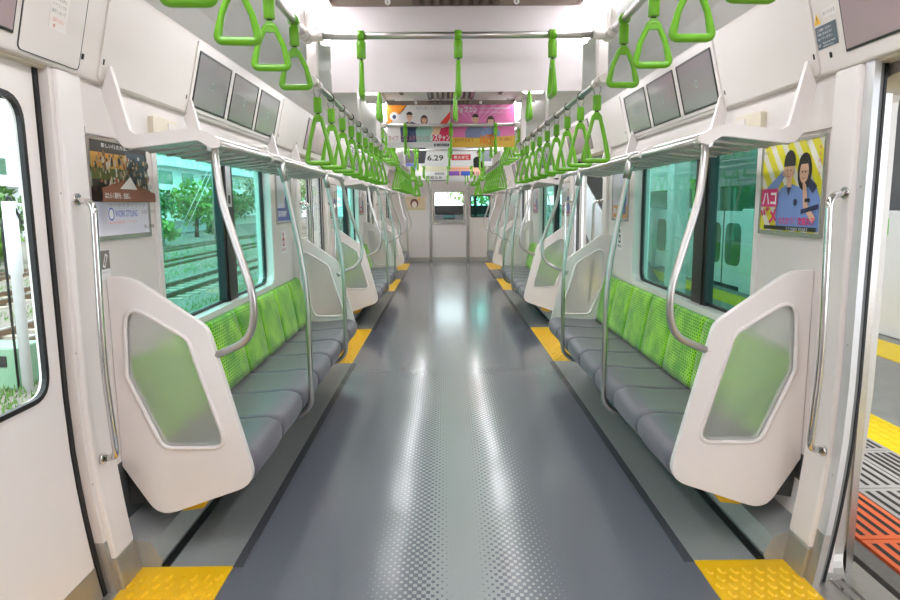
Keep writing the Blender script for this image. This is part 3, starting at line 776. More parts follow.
for j, (a, b) in enumerate(seg[1:]):
    t = thing('air_vent', 'grey slatted air vent in middle of ceiling, %s along the car' % ORD[j], 'vent', (0, a, 2.33), 'ceiling vents')
    m = MB(); m.box((-.34, a+.02, 2.335), (.34, b-.02, 2.352), CEIL); m.box((-.20, a+.06, 2.331), (.20, b-.06, 2.336), mat('vent_dark', (70, 66, 64), .5, noise=.1)); m.build('vent_body', t)
    m = MB()
    for k in range(9): x = -.18+k*.045; m.box((x-.012, a+.06, 2.322), (x+.012, b-.06, 2.333), DKSTEEL if k % 2 else STEEL)
    m.build('vent_slats', t)
    for sx in (-1, 1):
        m = MB(sx); m.box((.40, a+.3, 2.325), (.43, b-.3, 2.336), BLACK); m.build('outlet_slot', t)

# ---- strap bars
BARX = .632
BAR = .0145
def barset(name_lab, y0, y1, z, s, desc):
    m = MB(s); m.tube([(BARX, y0, z), (BARX, y1, z)], BAR, POLE, 12); 
    t = thing('strap_rail', desc, 'rail', (BARX*s, y0, z), 'strap rails')
    m.build('rail', t)
    n = max(2, int((y1-y0)/1.4)+1)
    for k in range(n):
        yy = y0+.06+(y1-y0-.12)*k/(n-1); m = MB(s); m.tube([(BARX, yy, z), (BARX, yy, 2.31)], .011, WHITE2, 10); m.tube([(BARX, yy-.03, z), (BARX, yy+.03, z)], .0215, WHITE2, 12); m.build('hanger', t)
CROSS = [2.86, 3.62, 5.96, 6.50, 7.83, 8.60, 10.93, 11.5, 12.95, 14.5]
DZ = [(.2, 2.86), (5.96, 7.83), (10.93, 12.95), (14.5, 16.2)]
BZ = [(3.0, 6.08), (8.0, 11.05), (13.05, 14.45)]
for s in (-1, 1):
    for j, (a, b) in enumerate(DZ): barset('', a, b, 2.10, s, 'high steel strap rail over the %s doorway, %s side' % (ORD[j], SIDE[s]))
    for j, (a, b) in enumerate(BZ): barset('', a, b, 1.94, s, 'low steel strap rail over the %s %s bench' % (BL[j], SIDE[s]))
for j, y in enumerate(CROSS):
    t = thing('cross_rail', '%s steel cross rail spanning the aisle under the ceiling' % ORD[j], 'rail', (0, y, 2.1), 'cross rails')
    m = MB(); m.tube([(-BARX, y, 2.1), (BARX, y, 2.1)], BAR, POLE, 12); m.build('rail', t)
    for s in (-1, 1):
        m = MB(s); m.tube([(BARX+.0, y, 2.1), (BARX-.07, y, 2.1)], .0215, WHITE2, 12); m.tube([(BARX, y-.03, 2.1), (BARX, y+.03, 2.1)], .025, WHITE2, 12)
        m.tube([(BARX, y, 2.1), (BARX, y, 2.31)], .012, WHITE2, 10); m.build('joint', t)
# post from the cross rail down to the low rail
for y, nm in ((2.97, 'nearest'), (5.86, 'second'), (7.97, 'third'), (10.85, 'fourth'), (13.08, 'fifth')):
    for s in (-1, 1):
        m = MB(s); m.box((BARX-.022, y-.012, 1.955), (BARX+.022, y+.012, 2.31), WHITE2); m.tube([(BARX, y-.03, 1.94), (BARX, y+.03, 1.94)], .022, WHITE2, 12)
        tag(m.build('rail_support_post', bevel=.004), '%s flat white hanger post holding the low rail on the %s' % (nm, SIDE[s]), 'post', 'rail posts')
# straps: hand triangle in the XZ plane, origin on the bar centre
def strap(kind, loc, rz, label, group):
    t = thing('hanging_strap', label, 'strap', (0, 0, 0), group)
    if kind == 'short':
        z1, z0, zt, zb = -.022, -.092, -.10, -.255
        m = MB(); m.tube([(0, -.014, 0), (0, .014, 0)], .0215, GREEN, 14); m.build('clip', t)
    else:
        z1, z0, zt, zb = -.055, -.122, -.13, -.355
        m = MB()
        m.tube([(0, -.006, 0), (0, .006, 0)], .019, RUBBER, 12)
        for e in (-1, 1): m.tube([(e*.012, 0, -.008), (e*.017, 0, -.03), (e*.008, 0, -.058)], .003, DKSTEEL, 6)
        m.build('clip', t)
    m = MB(); m.tube([(0, 0, z1), (0, 0, z1-.003), (0, 0, z0+.003), (0, 0, z0)], .019, GREEN, 14, rad=[.0165, .019, .0185, .017]); m.build('sleeve', t)
    m = MB(); m.box((-.008, -.004, z0-.012), (.008, .004, z0+.002), BLACK); m.build('buckle', t)
    R = .0103; h = zt-zb
    tri = [(-.058, zb+R), (.058, zb+R), (.012, zt-.006), (-.012, zt-.006)]
    # bowed sides
    k = .53 if kind == 'short' else .5
    tri = [(-.058, zb+R), (.058, zb+R), (.041 if kind == 'short' else .038, zb+h*k), (.013, zt-.012), (-.013, zt-.012), (-.041 if kind == 'short' else -.038, zb+h*k)]
    loop = rounded(tri, [.016, .016, .08, .012, .012, .08], 5)
    m = MB(); rad = [R*1.15 if p[1] < zb+.03 else R*.9 for p in loop]
    m.tube([(p[0], 0, p[1]) for p in loop], R, GREEN, 10, True, rad=rad)
    m.prism([rounded([(-.018, zt-.012), (-.009, zt+.002), (.009, zt+.002), (.018, zt-.012), (.014+.008, zt-.032), (-.022, zt-.032)], .004, 2)], lambda p, d: (p[0], d, p[1]), -.008, .008, GREEN)
    m.build('hand_loop', t)
    t.location = loc; t.rotation_euler = (0, 0, rz)
    return t
pro = {}
def place(kind, loc, rz, label, group):
    if kind not in pro:
        t = strap(kind, loc, rz, label, group); pro[kind] = (t, get_tree(t)); return
    t, tr = pro[kind]
    copy_tree(t, loc=loc, rz=rz, label=label, group=group, tree=tr)
for s in (-1, 1):
    dzs = [[1.20, 1.555, 1.91, 2.265, 2.63], [6.19, 6.72, 7.02, 7.30, 7.62], [11.15, 11.75, 12.1, 12.4, 12.72], [14.8, 15.2, 15.6, 15.95]]
    for j, ys in enumerate(dzs):
        for k, y in enumerate(ys):
            place('short', (BARX*s, y, 2.10), random.uniform(-.12, .12), 'green strap on the %s high rail over the %s doorway, %s from the camera' % (SIDE[s], ORD[j], ORD[k]), 'green straps over the doorways')
    for j, (a, n) in enumerate(((3.06, 9), (8.03, 9), (13.12, 4))):
        for k in range(n):
            place('long', (BARX*s, a+.362*k, 1.94), random.uniform(-.1, .1), 'long green strap over the %s %s bench, %s from the camera' % (BL[j], SIDE[s], ORD[k]), 'long green straps over the benches')
for j, y in enumerate(CROSS):
    for k, x in enumerate((-.405, 0, .395)):
        place('short', (x, y, 2.10), PI/2+random.uniform(-.08, .08), 'edge-on green strap, %s on the %s cross rail' % (['left one', 'middle one', 'right one'][k], ORD[j]), 'green straps on the cross rails')

# ---- hanging posters across the aisle
def hang(y, idx, fnp, lab, two=True):
    t = thing('poster_rail', '%s steel poster rail fixed across the ceiling' % ORD[idx], 'poster rail', (0, y, 2.3), 'poster rails')
    m = MB(); m.box((-.585, y-.012, 2.288), (.585, y+.012, 2.325), mat('bronze_steel', (160, 146, 138), .22, 1, noise=.06, nscale=8)); m.build('rail_bar', t)
    for sx in (-1, 1):
        m = MB(sx); m.box((.50, y-.03, 2.325), (.575, y+.03, 2.34), CHROME); m.box((.585, y-.003, 2.24), (.63, y+.003, 2.246), BLACK); m.build('rail_bracket', t)
    for sx, st in ((-.31, '3'), (.27, '4')):
        sh = Sheet((sx-.015, y-.0125, 2.29), (1, 0, 0), (0, 0, 1), .03, .032, mat('bronze_steel', None), .0002)
        sh.ell(.5, .5, .45, .45, W_); sh.text(st, .33, .28, .55, K_); sh.mb.build('number_sticker', t)
    fnp(y)
def blank(y):
    m = MB(); m.box((-.575, y-.002, 1.915), (.575, y+.002, 2.288), mat('blank_paper', (232, 224, 228), .5, noise=.02, nscale=3)); tag(m.build('hanging_poster'), 'wide blank white sheet hanging from the nearest poster rail', 'poster')
def two(y):
    # left: orange corner, man with glasses and woman, red caption
    sh = Sheet((-.575, y, 1.915), (1, 0, 0), (0, 0, 1), .57, .373, paint((226, 222, 220)))
    OR = paint((246, 150, 40)); RD = paint((214, 24, 84))
    sh.poly([(0, 1), (.32, 1), (0, .42)], OR); sh.poly([(0, .5), (0, .36), (.33, 1), (.4, 1)], W_); sh.ell(.12, .74, .07, .10, W_); sh.ell(.12, .73, .03, .05, paint((60, 70, 110)))
    sh.text('ライブ配信中', .02, .90, .07, paint((240, 170, 60)), fit=.22); sh.text('今日も楽しく行こう！', .46, .90, .07, GREY, fit=.42)
    sh.poly([(.66, 0.15), (.74, .42), (1, .5), (1, .15)], RD); sh.poly([(.8, .50), (1, .85), (1, .68), (.93, .5)], paint((232, 60, 50)))
    sh.person(.36, .64, .2, SKIN, HAIR, paint((50, 60, 104))); sh.rect(.32, .745, .40, .753, K_)
    sh.person(.59, .57, .18, SKIN, paint((90, 56, 50)), paint((150, 190, 182)), True)
    sh.poly([(.7, .30), (.74, .48), (.86, .5), (.82, .3)], paint((236, 190, 160)))
    sh.rect(0, 0, 1, .13, paint((208, 206, 206))); sh.text('ライブ「コスメクリニック」', .02, .17, .14, paint((190, 110, 130)), fit=.66, bold=.02); sh.text('システャン', .68, .17, .17, W_, fit=.31, bold=.03)
    sh.rect(.74, .03, .98, .09, K_); sh.text('詳しくはウェブで', .76, .04, .05, W_, fit=.2)
    tag(sh.mb.build('hanging_poster'), 'white and orange hanging poster with man in glasses and woman', 'poster', 'printed hanging posters')
    # right: pink with two people and gold foot
    sh = Sheet((.005, y, 1.915), (1, 0, 0), (0, 0, 1), .57, .373, paint((226, 120, 176)))
    for k in range(7):
        a = k*.16; sh.poly([(.38, .5), (a, 1), (min(1, a+.07), 1)], paint((236, 150, 196)))
    sh.text('ジョブカン', .05, .83, .16, W_, fit=.36, bold=.03); sh.text('バックオフィスの業務を効率化する', .44, .89, .06, W_, fit=.48); sh.text('クラウドサービスならこれ一つ', .44, .80, .05, W_, fit=.42)
    sh.person(.38, .56, .22, SKIN, paint((60, 44, 44)), paint((120, 130, 164))); sh.person(.62, .52, .20, SKIN, paint((80, 50, 44)), paint((130, 146, 186)), True)
    sh.poly([(0, 0), (0, .24), (.4, .22), (1, .27), (1, 0)], paint((224, 178, 50)))
    sh.text('おかげさまで', .05, .13, .11, paint((180, 96, 20)), fit=.3, bold=.02); sh.text('10万社', .44, .10, .24, paint((240, 130, 10)), fit=.3, bold=.05); sh.text('導入実績あり', .76, .15, .09, paint((180, 96, 20)), fit=.2)
    tag(sh.mb.build('hanging_poster'), 'pink and gold hanging poster with two people in suits', 'poster', 'printed hanging posters')
def three(y):
    sh = Sheet((-.575, y, 1.915), (1, 0, 0), (0, 0, 1), .57, .373, W_)
    sh.poly([(0, .1), (0, .9), (.28, .55), (.42, .12)], paint((110, 102, 112))); sh.poly([(.2, .9), (.5, .6), (.44, .1), (.3, .1)], paint((70, 66, 74))); sh.rect(0, 0, .3, .1, paint((120, 130, 210)))
    sh.text('6.29', .50, .2, .26, K_, fit=.38, bold=.02)
    tag(sh.mb.build('hanging_poster'), 'white hanging poster with grey diagonal shape and date', 'poster', 'printed hanging posters')
    sh = Sheet((.005, y, 1.915), (1, 0, 0), (0, 0, 1), .57, .373, paint((244, 242, 244)))
    sh.text('夏のバーゲン', .06, .74, .2, K_, fit=.62, bold=.02); sh.rect(.06, .2, .5, .4, paint((224, 50, 60))); sh.text('最大半額', .1, .24, .14, W_, fit=.36, bold=.02); sh.text('全国の店舗で開催', .06, .52, .1, paint((222, 120, 130)), fit=.5)
    sh.person(.68, .35, .16, SKIN, HAIR, K_); sh.person(.86, .62, .18, SKIN, paint((90, 80, 130)), paint((150, 156, 170)))
    tag(sh.mb.build('hanging_poster'), 'white hanging poster with black heading and red label', 'poster', 'printed hanging posters')
def four(y):
    sh = Sheet((-.575, y, 1.915), (1, 0, 0), (0, 0, 1), .57, .373, paint((226, 222, 196)))
    sh.text('週刊ニュース', .1, .5, .2, paint((120, 110, 90)), fit=.5); sh.rect(0, 0, 1, .2, W_); sh.text('毎週発売', .6, .05, .12, K_, fit=.3); sh.poly([(0, .2), (0, 1), (.2, 1)], paint((110, 130, 220)))
    tag(sh.mb.build('hanging_poster'), 'pale yellow hanging poster, far left of aisle', 'poster', 'printed hanging posters')
    sh = Sheet((.005, y, 1.915), (1, 0, 0), (0, 0, 1), .57, .373, paint((246, 190, 170)))
    for k in range(6): sh.rect(0, .3+.11*k, 1, .33+.11*k, W_ if k % 2 else paint((240, 150, 90)))
    sh.rect(0, .0, .35, .2, paint((150, 90, 200))); sh.rect(.4, 0, .7, .2, paint((70, 100, 210))); sh.text('新刊', .75, .03, .18, K_, fit=.2)
    tag(sh.mb.build('hanging_poster'), 'orange striped hanging poster, far right of aisle', 'poster', 'printed hanging posters')
def five(y):
    sh = Sheet((-.575, y, 1.915), (1, 0, 0), (0, 0, 1), 1.15, .373, W_)
    sh.rect(0, .02, .48, .06, K_); sh.rect(.5, .3, .98, .5, paint((240, 236, 150))); sh.text('お知らせ', .1, .15, .2, K_, fit=.3)
    tag(sh.mb.build('hanging_poster'), 'white and yellow hanging poster, farthest down the car', 'poster', 'printed hanging posters')
for j, (y, fnp) in enumerate(((3.12, blank), (6.06, two), (8.9, three), (11.8, four), (14.6, five))): hang(y, j, fnp, '')

# ---- end wall with the gangway door
CX = .046
m = MB()
def wbox(x0, x1, z0, z1): m.box((x0, END, z0), (x1, END+.06, z1), WHITE)
wbox(-1.45, CX-.46, 0, 2.42); wbox(CX-.46, CX+.46, 2.02, 2.42)
wbox(CX+.46, .585, 0, 2.42); wbox(.585, 1.06, 0, 1.10); wbox(.585, 1.06, 1.62, 2.42); wbox(1.06, 1.45, 0, 2.42)
struct(m.build('wall_front'))
m = MB(); m.box((-1.45, BACK-.06, 0), (1.45, BACK, 2.42), WHITE); struct(m.build('wall_back'))
m = MB()
for x0, x1 in ((-1.30, CX-.46), (CX+.46, 1.30)): m.box((x0, END-.012, 0), (x1, END, .118), DKSTEEL)
struct(m.build('baseboard_front'))
root = bpy.data.objects.new('door_%d' % (dn+1), None); COL.objects.link(root); root['kind'] = 'structure'; root['_o'] = (0, 0, 0)
m = MB(); fn = lambda p, d: (p[0], END+d, p[1])
m.prism([[(CX-.43, .0), (CX+.43, .0), (CX+.43, 2.02), (CX-.43, 2.02)], list(reversed(rrect(CX-.36, 1.03, CX+.36, 1.72, .05, 4)))], fn, .01, .045, WHITE2); m.build('door_leaf', root)
m = MB(); m.ring2(rrect(CX-.385, 1.005, CX+.385, 1.745, .06, 4), rrect(CX-.35, 1.04, CX+.35, 1.71, .045, 4), fn, -.004, .05, STEEL); m.box((CX-.385, END-.02, .93), (CX+.385, END+.01, 1.0), STEEL); m.build('window_frame', root)
m = MB(); m.box((CX-.36, END+.025, 1.03), (CX+.36, END+.029, 1.72), GLASS_C); m.build('door_glass', root)
m = MB(); m.box((CX-.43, END, .0), (CX+.43, END+.012, .118), DKSTEEL); m.build('kick_plate', root)
for sx in (-1, 1):
    m = MB(); m.box((CX+sx*.46-.035, END-.03, 0), (CX+sx*.46+.035, END+.03, 2.28), STEEL); m.build('door_post', root, bevel=.012)
root = bpy.data.objects.new('window_%d' % (wn+1), None); COL.objects.link(root); root['kind'] = 'structure'; root['_o'] = (0, 0, 0)
m = MB(); m.ring2(rrect(.575, 1.09, 1.07, 1.63, .05, 4), rrect(.60, 1.115, 1.045, 1.605, .035, 4), fn, -.006, .05, RUBBER); m.build('window_gasket', root)
m = MB(); m.box((.585, END+.03, 1.10), (1.06, END+.034, 1.62), GLASS_T); m.build('window_pane', root)
m = MB(); m.box((.66, END+.05, 1.10), (.73, END+.08, 1.62), MULL); m.build('window_mullion', root)
t = thing('framed_poster', 'beige framed poster with drawn child figure on end wall', 'poster', (-.79, END, 1.29))
sh = Sheet((-1.04, END-.004, 1.29), (1, 0, 0), (0, 0, 1), .50, .315, paint((226, 204, 172)))
sh.ell(.47, .5, .2, .36, paint((120, 72, 62))); sh.ell(.47, .4, .13, .26, paint((240, 224, 214))); sh.ell(.7, .8, .06, .08, paint((236, 190, 60))); sh.text('まごころ', .1, .85, .09, paint((170, 130, 110)), fit=.5); sh.rect(.0, .0, 1, .12, paint((214, 198, 150)))
sh.mb.build('poster', t)
m = MB(); m.ring2(rrect(-1.055, 1.275, -.525, 1.62, .004, 1), rrect(-1.04, 1.29, -.54, 1.605, .003, 1), lambda p, d: (p[0], END-.01+d, p[1]), 0, .01, CREAM); m.build('poster_frame', t)
m = MB(); m.box((.78, END-.02, .86), (.93, END, .90), CREAM); struct(m.build(trim()))
# driver's cab beyond
m = MB(); m.box((-1.45, END+.06, -.05), (1.45, 18.4, 0), SEATB); struct(m.build('cab_floor'))
m = MB()
for sx in (-1, 1): m.box((sx*1.40, END+.06, 0), (sx*1.45, 18.4, 1.1), SEATB); m.box((sx*1.40, END+.06, 1.75), (sx*1.45, 18.4, 2.42), SEATB)
m.box((-1.45, 18.35, 0), (1.45, 18.42, 1.385), SEATB); m.box((-1.45, 18.35, 1.95), (1.45, 18.42, 2.42), SEATB); m.box((-1.45, END+.06, 2.36), (1.45, 18.42, 2.42), CEIL)
for x in (-1.42, -.55, .62, 1.42): m.box((x-.03, 18.35, 1.3), (x+.03, 18.42, 1.96), BLACK)
struct(m.build('wall_cab'))
t = thing('driver_console', 'dark driver desk seen through the end door window', 'console', (-.2, 17.9, 0))
m = MB(); m.prism([[(17.6, 0), (17.7, .95), (18.0, 1.12), (18.34, 1.15), (18.34, 0)]], lambda p, d: (d, p[0], p[1]), -1.3, 1.3, BLACK); m.build('desk', t, bevel=.02)
m = MB(); m.box((-.1, 17.9, 1.05), (.22, 17.95, 1.13), mat('console_lamps', (120, 190, 200), .3)); m.build('instrument', t)

# ------------------------------------------------------------------ outside: right, station platform
m = MB(); m.box((1.62, -6, -1.1), (4.75, 60, -.045), CONC); struct(m.build('platform_floor'))
m = MB(); m.box((1.60, -6, -.06), (1.68, 60, -.03), mat('platform_edge_concrete', (120, 116, 110), .8, noise=.3, nscale=20)); struct(m.build(trim()))
ORG = mat('orange_grating', (236, 112, 62), .5, noise=.08, nscale=8); GRT = mat('grey_grating', (170, 165, 160), .5, noise=.12, nscale=8); PYEL = mat('platform_yellow', (250, 214, 20), .5, noise=.08, nscale=9)
SL = mat('grating_slot', (44, 38, 36), .7, noise=.1)
pi_ = 0
for (x0, x1, mt, nm) in ((1.69, 1.97, ORG, 'orange'), (1.98, 2.26, GRT, 'grey'), (2.27, 2.50, GRT, 'grey')):
    for k in range(9):
        y0 = 1.6+k*.5; 
        if y0 > 4.6 and x0 < 2: mt2 = GRT
        else: mt2 = mt
        m = MB(); m.box((x0, y0, -.045), (x1, y0+.49, -.022), mt2)
        n = 5
        for j in range(n):
            xx = x0+.035+j*(x1-x0-.07)/(n-1); m.box((xx-.011, y0+.03, -.0225), (xx+.011, y0+.46, -.0215), SL)
        row = {1.69: 'edge', 1.98: 'middle', 2.27: 'inner'}[x0]
        tag(m.build('platform_grating'), '%s slotted platform plate, %s row, %s from the camera' % ('orange' if mt2 is ORG else 'grey', row, ORD[k]), 'grating', 'slotted platform plates')
for (x0, x1, lab) in ((2.52, 2.84, 'yellow tactile strip along near platform edge'), (4.02, 4.5, 'yellow tactile strip by the platform gates')):
    m = MB(); m.box((x0, -4, -.045), (x1, 60, -.036), PYEL)
    for k in range(40):
        for j in range(5): m.box((x0+.03+j*.06, 2+k*.1, -.036), (x0+.055+j*.06, 2.06+k*.1, -.032), PYEL) if x0 < 3 else None
    tag(m.build('tactile_strip'), lab, 'tactile paving')
# platform gates on the far edge
GATE = mat('gate_white', (232, 232, 234), .4, noise=.03); GL2 = mat('gate_glass_green', (70, 110, 84), .1, noise=.1)
for k in range(9):
    y0 = 4.05+k*2.85
    t = thing('platform_gate', 'white platform screen gate with dark windows, %s along the platform' % ORD[k], 'platform gate', (4.75, y0, -.04), 'platform gates')
    m = MB(); m.box((4.68, y0+2.35, -.04), (4.86, y0+3.60, 1.30), GATE); m.build('gate_housing', t, bevel=.02)
    m = MB(); m.box((4.74, y0+.8, .02), (4.79, y0+1.54, 1.26), GATE); m.box((4.74, y0+1.56, .02), (4.79, y0+2.32, 1.26), GATE); m.build('gate_leaf', t, bevel=.01)
    for a in (y0+.87, y0+1.65):
        m = MB(); m.prism([rrect(a, .36, a+.58, 1.06, .16, 5)], lambda p, d: (d, p[0], p[1]), 4.732, 4.80, GL2); m.build('gate_window', t)
    m = MB(); m.box((4.735, y0+1.535, .02), (4.795, y0+1.565, 1.26), BLACK); m.build('gate_seal', t)
    m = MB(); m.box((4.672, y0+2.95, 1.04), (4.68, y0+3.15, 1.22), mat('gate_label_green', (110, 200, 90), .5)); 
    sh = Sheet((4.671, y0+3.15, 1.05), (0, -1, 0), (0, 0, 1), .2, .16, mat('gate_label_green', None), .0004, m); sh.rect(.42, .3, .6, .7, K_); m.build('gate_label', t)
# train on the other side
t = thing('parked_train', 'steel train with green stripe beyond the platform gates', 'train', (6.3, 20, -1))
m = MB(); m.prism([rounded([(5.2, -.6), (8.0, -.6), (8.0, 2.7), (7.6, 2.95), (5.6, 2.95), (5.2, 2.7)], .1, 3)], lambda p, d: (p[0], d, p[1]), 8, 48, STEEL); m.build('body', t)
for k in range(8):
    y0 = 9+k*4.9
    m = MB(); m.box((5.19, y0+1.7, .8), (5.2, y0+3.6, 1.7), GL2); m.build('train_window', t)
    m = MB(); m.box((5.185, y0, .02), (5.2, y0+1.3, 1.9), mat('lime_door', (130, 190, 60), .4, noise=.05)); m.box((5.18, y0+.1, .8), (5.19, y0+.58, 1.7), GL2); m.box((5.18, y0+.72, .8), (5.19, y0+1.2, 1.7), GL2); m.build('train_door', t)
# platform canopy, stair side, added lights and dark backdrop
m = MB(); RG = mat('canopy_steel', (120, 122, 124), .6, noise=.15)
m.box((1.9, -6.0, 3.4), (9.5, 60, 3.5), mat('canopy_deck', (196, 198, 198), .7, noise=.1))
for k in range(-4, 22): m.box((1.9, 3.4+k*2.5, 3.15), (9.5, 3.55+k*2.5, 3.4), RG)
for x in (2.4, 4.2, 6.0, 8.0): m.box((x, -6, 3.22), (x+.1, 60, 3.4), RG)
o = m.build('platform_canopy'); tag(o, 'grey steel canopy with cross beams over the platform', 'canopy')
for k in range(5):
    m = MB(); m.box((3.25, 9.6+k*7.5, -.045), (3.5, 9.85+k*7.5, 3.2), GATE)
    tag(m.build('canopy_column', bevel=.02), 'white square canopy column, %s along the platform' % ORD[k], 'column', 'canopy columns')
for k in range(6):
    m = MB(); m.box((2.7, 4.5+k*4, 3.08), (2.85, 5.8+k*4, 3.14), mat('added_platform_lamp', (255, 252, 240), .5, emit=12))  # glowing tubes added to brighten the platform below the roof
    tag(m.build('added_platform_light'), 'added tube light brightening the platform under its canopy, %s along it' % ORD[k], 'light', 'added platform lights')
m = MB(); m.box((5.1, 3.5, -1.1), (5.18, 8.9, 3.2), mat('backdrop_dark_grey', (98, 98, 100), .7, noise=.3, nscale=3))  # invented dark backdrop, keeps the view past the open door from going white
for k in range(4): m.box((5.06, 4+k*1.3, -1.1), (5.1, 4.12+k*1.3, 3.2), RG)
struct(m.build('wall_dark_backdrop'))
t = thing('platform_stairs', 'sloping stair flight with pale glazed sides on the platform', 'stairs', (3.3, 14, 0))
m = MB(); m.prism([[(12, -.04), (19, 3.1), (19, 2.8), (12.8, -.04)]], lambda p, d: (d, p[0], p[1]), 2.9, 3.9, RG); m.build('stair_string', t)
m = MB(); m.prism([[(12, .1), (12, 1.1), (17, 3.12), (19, 3.12)]], lambda p, d: (d, p[0], p[1]), 2.86, 2.9, mat('stair_panel', (205, 215, 218), .3, noise=.08)); m.build('stair_panel', t)

# ------------------------------------------------------------------ outside: left, tracks and greenery
m = MB(); m.box((-120, -20, -1.3), (1.6, 160, -1.15), BALLAST); m.box((5.0, -20, -1.3), (60, 160, -1.15), BALLAST); struct(m.build('ground'))
for k, (x, lab) in enumerate(((-4.6, 'railway track nearest the left windows'), (-8.4, 'second railway track left of the train'), (-12.4, 'third railway track left of the train'), (-16.4, 'farthest railway track before the bushes'))):
    t = thing('railway_track', lab, 'railway track', (x, 20, -1.15), 'railway tracks')
    for e in (-.53, .53):
        m = MB(); m.box((x+e-.06, -10, -1.12), (x+e+.06, 120, -1.10), RUST); m.box((x+e-.012, -10, -1.10), (x+e+.012, 120, -1.0), RUST); m.box((x+e-.035, -10, -1.0), (x+e+.035, 120, -.965), RAILTOP); m.build('rail', t)
    m = MB()
    for j in range(110): yy = -2+j*.65; m.box((x-1.0, yy-.11, -1.17), (x+1.0, yy+.11, -1.11), SLEEP)
    o = m.build('sleepers', t); o['kind'] = 'stuff'
def leafcloud(m, c, r, n, mt, size=.12, flat=1):
    for k in range(n):
        u = random.gauss(0, 1), random.gauss(0, 1), random.gauss(0, 1); q = Vector(u).normalized()*(random.random()**.4)
        p = Vector(c)+Vector((q.x*r[0], q.y*r[1], q.z*r[2]))
        a = Vector((random.uniform(-1, 1), random.uniform(-1, 1), random.uniform(-1, 1))).normalized(); b = a.orthogonal().normalized(); b = (Matrix.Rotation(random.uniform(0, 6), 3, a) @ b); s_ = size*random.uniform(.6, 1.4)
        m.add([p-a*s_, p+b*s_*.5, p+a*s_, p-b*s_*.5], [(0, 1, 2, 3)], mt)
def tree(x, y, h, r, lab, name='leafy_tree', n=1300, base=-1.15):
    t = thing(name, lab, 'tree' if name == 'leafy_tree' else 'bush', (x, y, base), 'trees and bushes beyond the tracks')
    m = MB(); m.tube([(x, y, base), (x+.1, y, base+h*.3), (x, y+.1, base+h*.6)], .14, mat('bark', (96, 80, 64), .9, noise=.3), 8, rad=[.2, .15, .08])
    for k in range(5): a = k*1.3; m.tube([(x, y, base+h*(.3+.05*k)), (x+math.cos(a)*r*.5, y+math.sin(a)*r*.5, base+h*(.5+.06*k))], .05, mat('bark', None), 6)
    m.build('trunk', t)
    m = MB(); mt = random.choice([FOL, FOL2])
    for k in range(7):
        a = random.uniform(0, 6.28); q = random.uniform(0, .55)*r
        leafcloud(m, (x+math.cos(a)*q, y+math.sin(a)*q, base+h*random.uniform(.38, .8)), (r*.55, r*.55, h*.24), n//7, mt, .16+.03*r)
    m.build('foliage', t)
tr = [(-22, 30, 4.0, 3.2), (-21, 38, 3.4, 3), (-22, 47, 5, 3.0), (-20, 24, 3.0, 2.4), (-21.5, 57, 5, 3.2), (-21.5, 67, 5, 3.2), (-21, 78, 6, 3.5), (-21, 17, 3.4, 2.6), (-22, 10, 4.2, 3.2), (-20, 96, 8, 5), (-30, 32, 8, 4), (-29, 21, 7, 4)]
for k, (x, y, h, r) in enumerate(tr):
    tree(x, y, h, r, 'green lineside tree beyond the tracks, %s in the row' % ORD[k], n=900)
for k, (x, y) in enumerate([(-18.9, 13.5), (-19.0, 20.5), (-18.9, 27), (-19.0, 34), (-19.0, 44), (-19.0, 55)]):
    tree(x, y, 1.9, 1.3, 'low bright bush beside the farthest track, %s in the row' % ORD[k], 'lineside_bush', 700)
for k, (x, y, h, r) in enumerate([(6, 110, 9, 6), (11, 92, 12, 7)]):
    tree(x, y, h, r, 'big tree beyond the front of the train, %s one' % ORD[k], n=1500)
# grass between the tracks
m = MB(); GR = []
for k in range(14000):
    band = random.choice([-6.1, -6.1, -6.1, -10.4, -14.4, -18.4])
    x = band+random.gauss(0, .45); y = 5+41*random.random()**1.7; hh = random.uniform(.04, .13); a = random.uniform(0, PI)
    dx, dy = math.cos(a)*.018, math.sin(a)*.018
    m.add([(x-dx, y-dy, -1.15), (x+dx, y+dy, -1.15), (x+random.uniform(-.05, .05), y, -1.15+hh)], [(0, 1, 2)], GRASSM)
o = m.build('track_grass'); tag(o, 'bright green grass growing between the railway tracks', 'grass'); o['kind'] = 'stuff'
# signal box and white post by the left door window
t = thing('signal_cabinet', 'pale green lineside cabinet seen through left door window', 'cabinet', (-6.9, 9.4, -1.15))
m = MB(); m.box((-6.9, 9.1, -1.15), (-6.12, 9.7, -.55), mat('cabinet_green', (120, 158, 128), .5, noise=.05)); m.build('cabinet_body', t, bevel=.02)
m = MB(); m.box((-6.42, 9.09, -.82), (-6.28, 9.1, -.66), BLACK); m.build('cabinet_slot', t)
t = thing('cable_riser_post', 'white conduit post with grey cable outside left door window', 'post', (-5.95, 9.0, -1.15))
m = MB(); m.tube([(-5.95, 9.0, -1.15), (-5.95, 9.0, .5), (-5.95, 9.0, .52), (-5.95, 9.0, 1.5)], .07, GATE, 14, rad=[.07, .07, .09, .09]); m.build('post', t)
m = MB(); m.tube(curve3([(-6.08, 9.0, -1.1), (-6.08, 9, 1.2), (-5.95, 9, 1.62), (-5.8, 9, 1.2)], .12), .018, RUBBER, 8); m.build('cable', t)
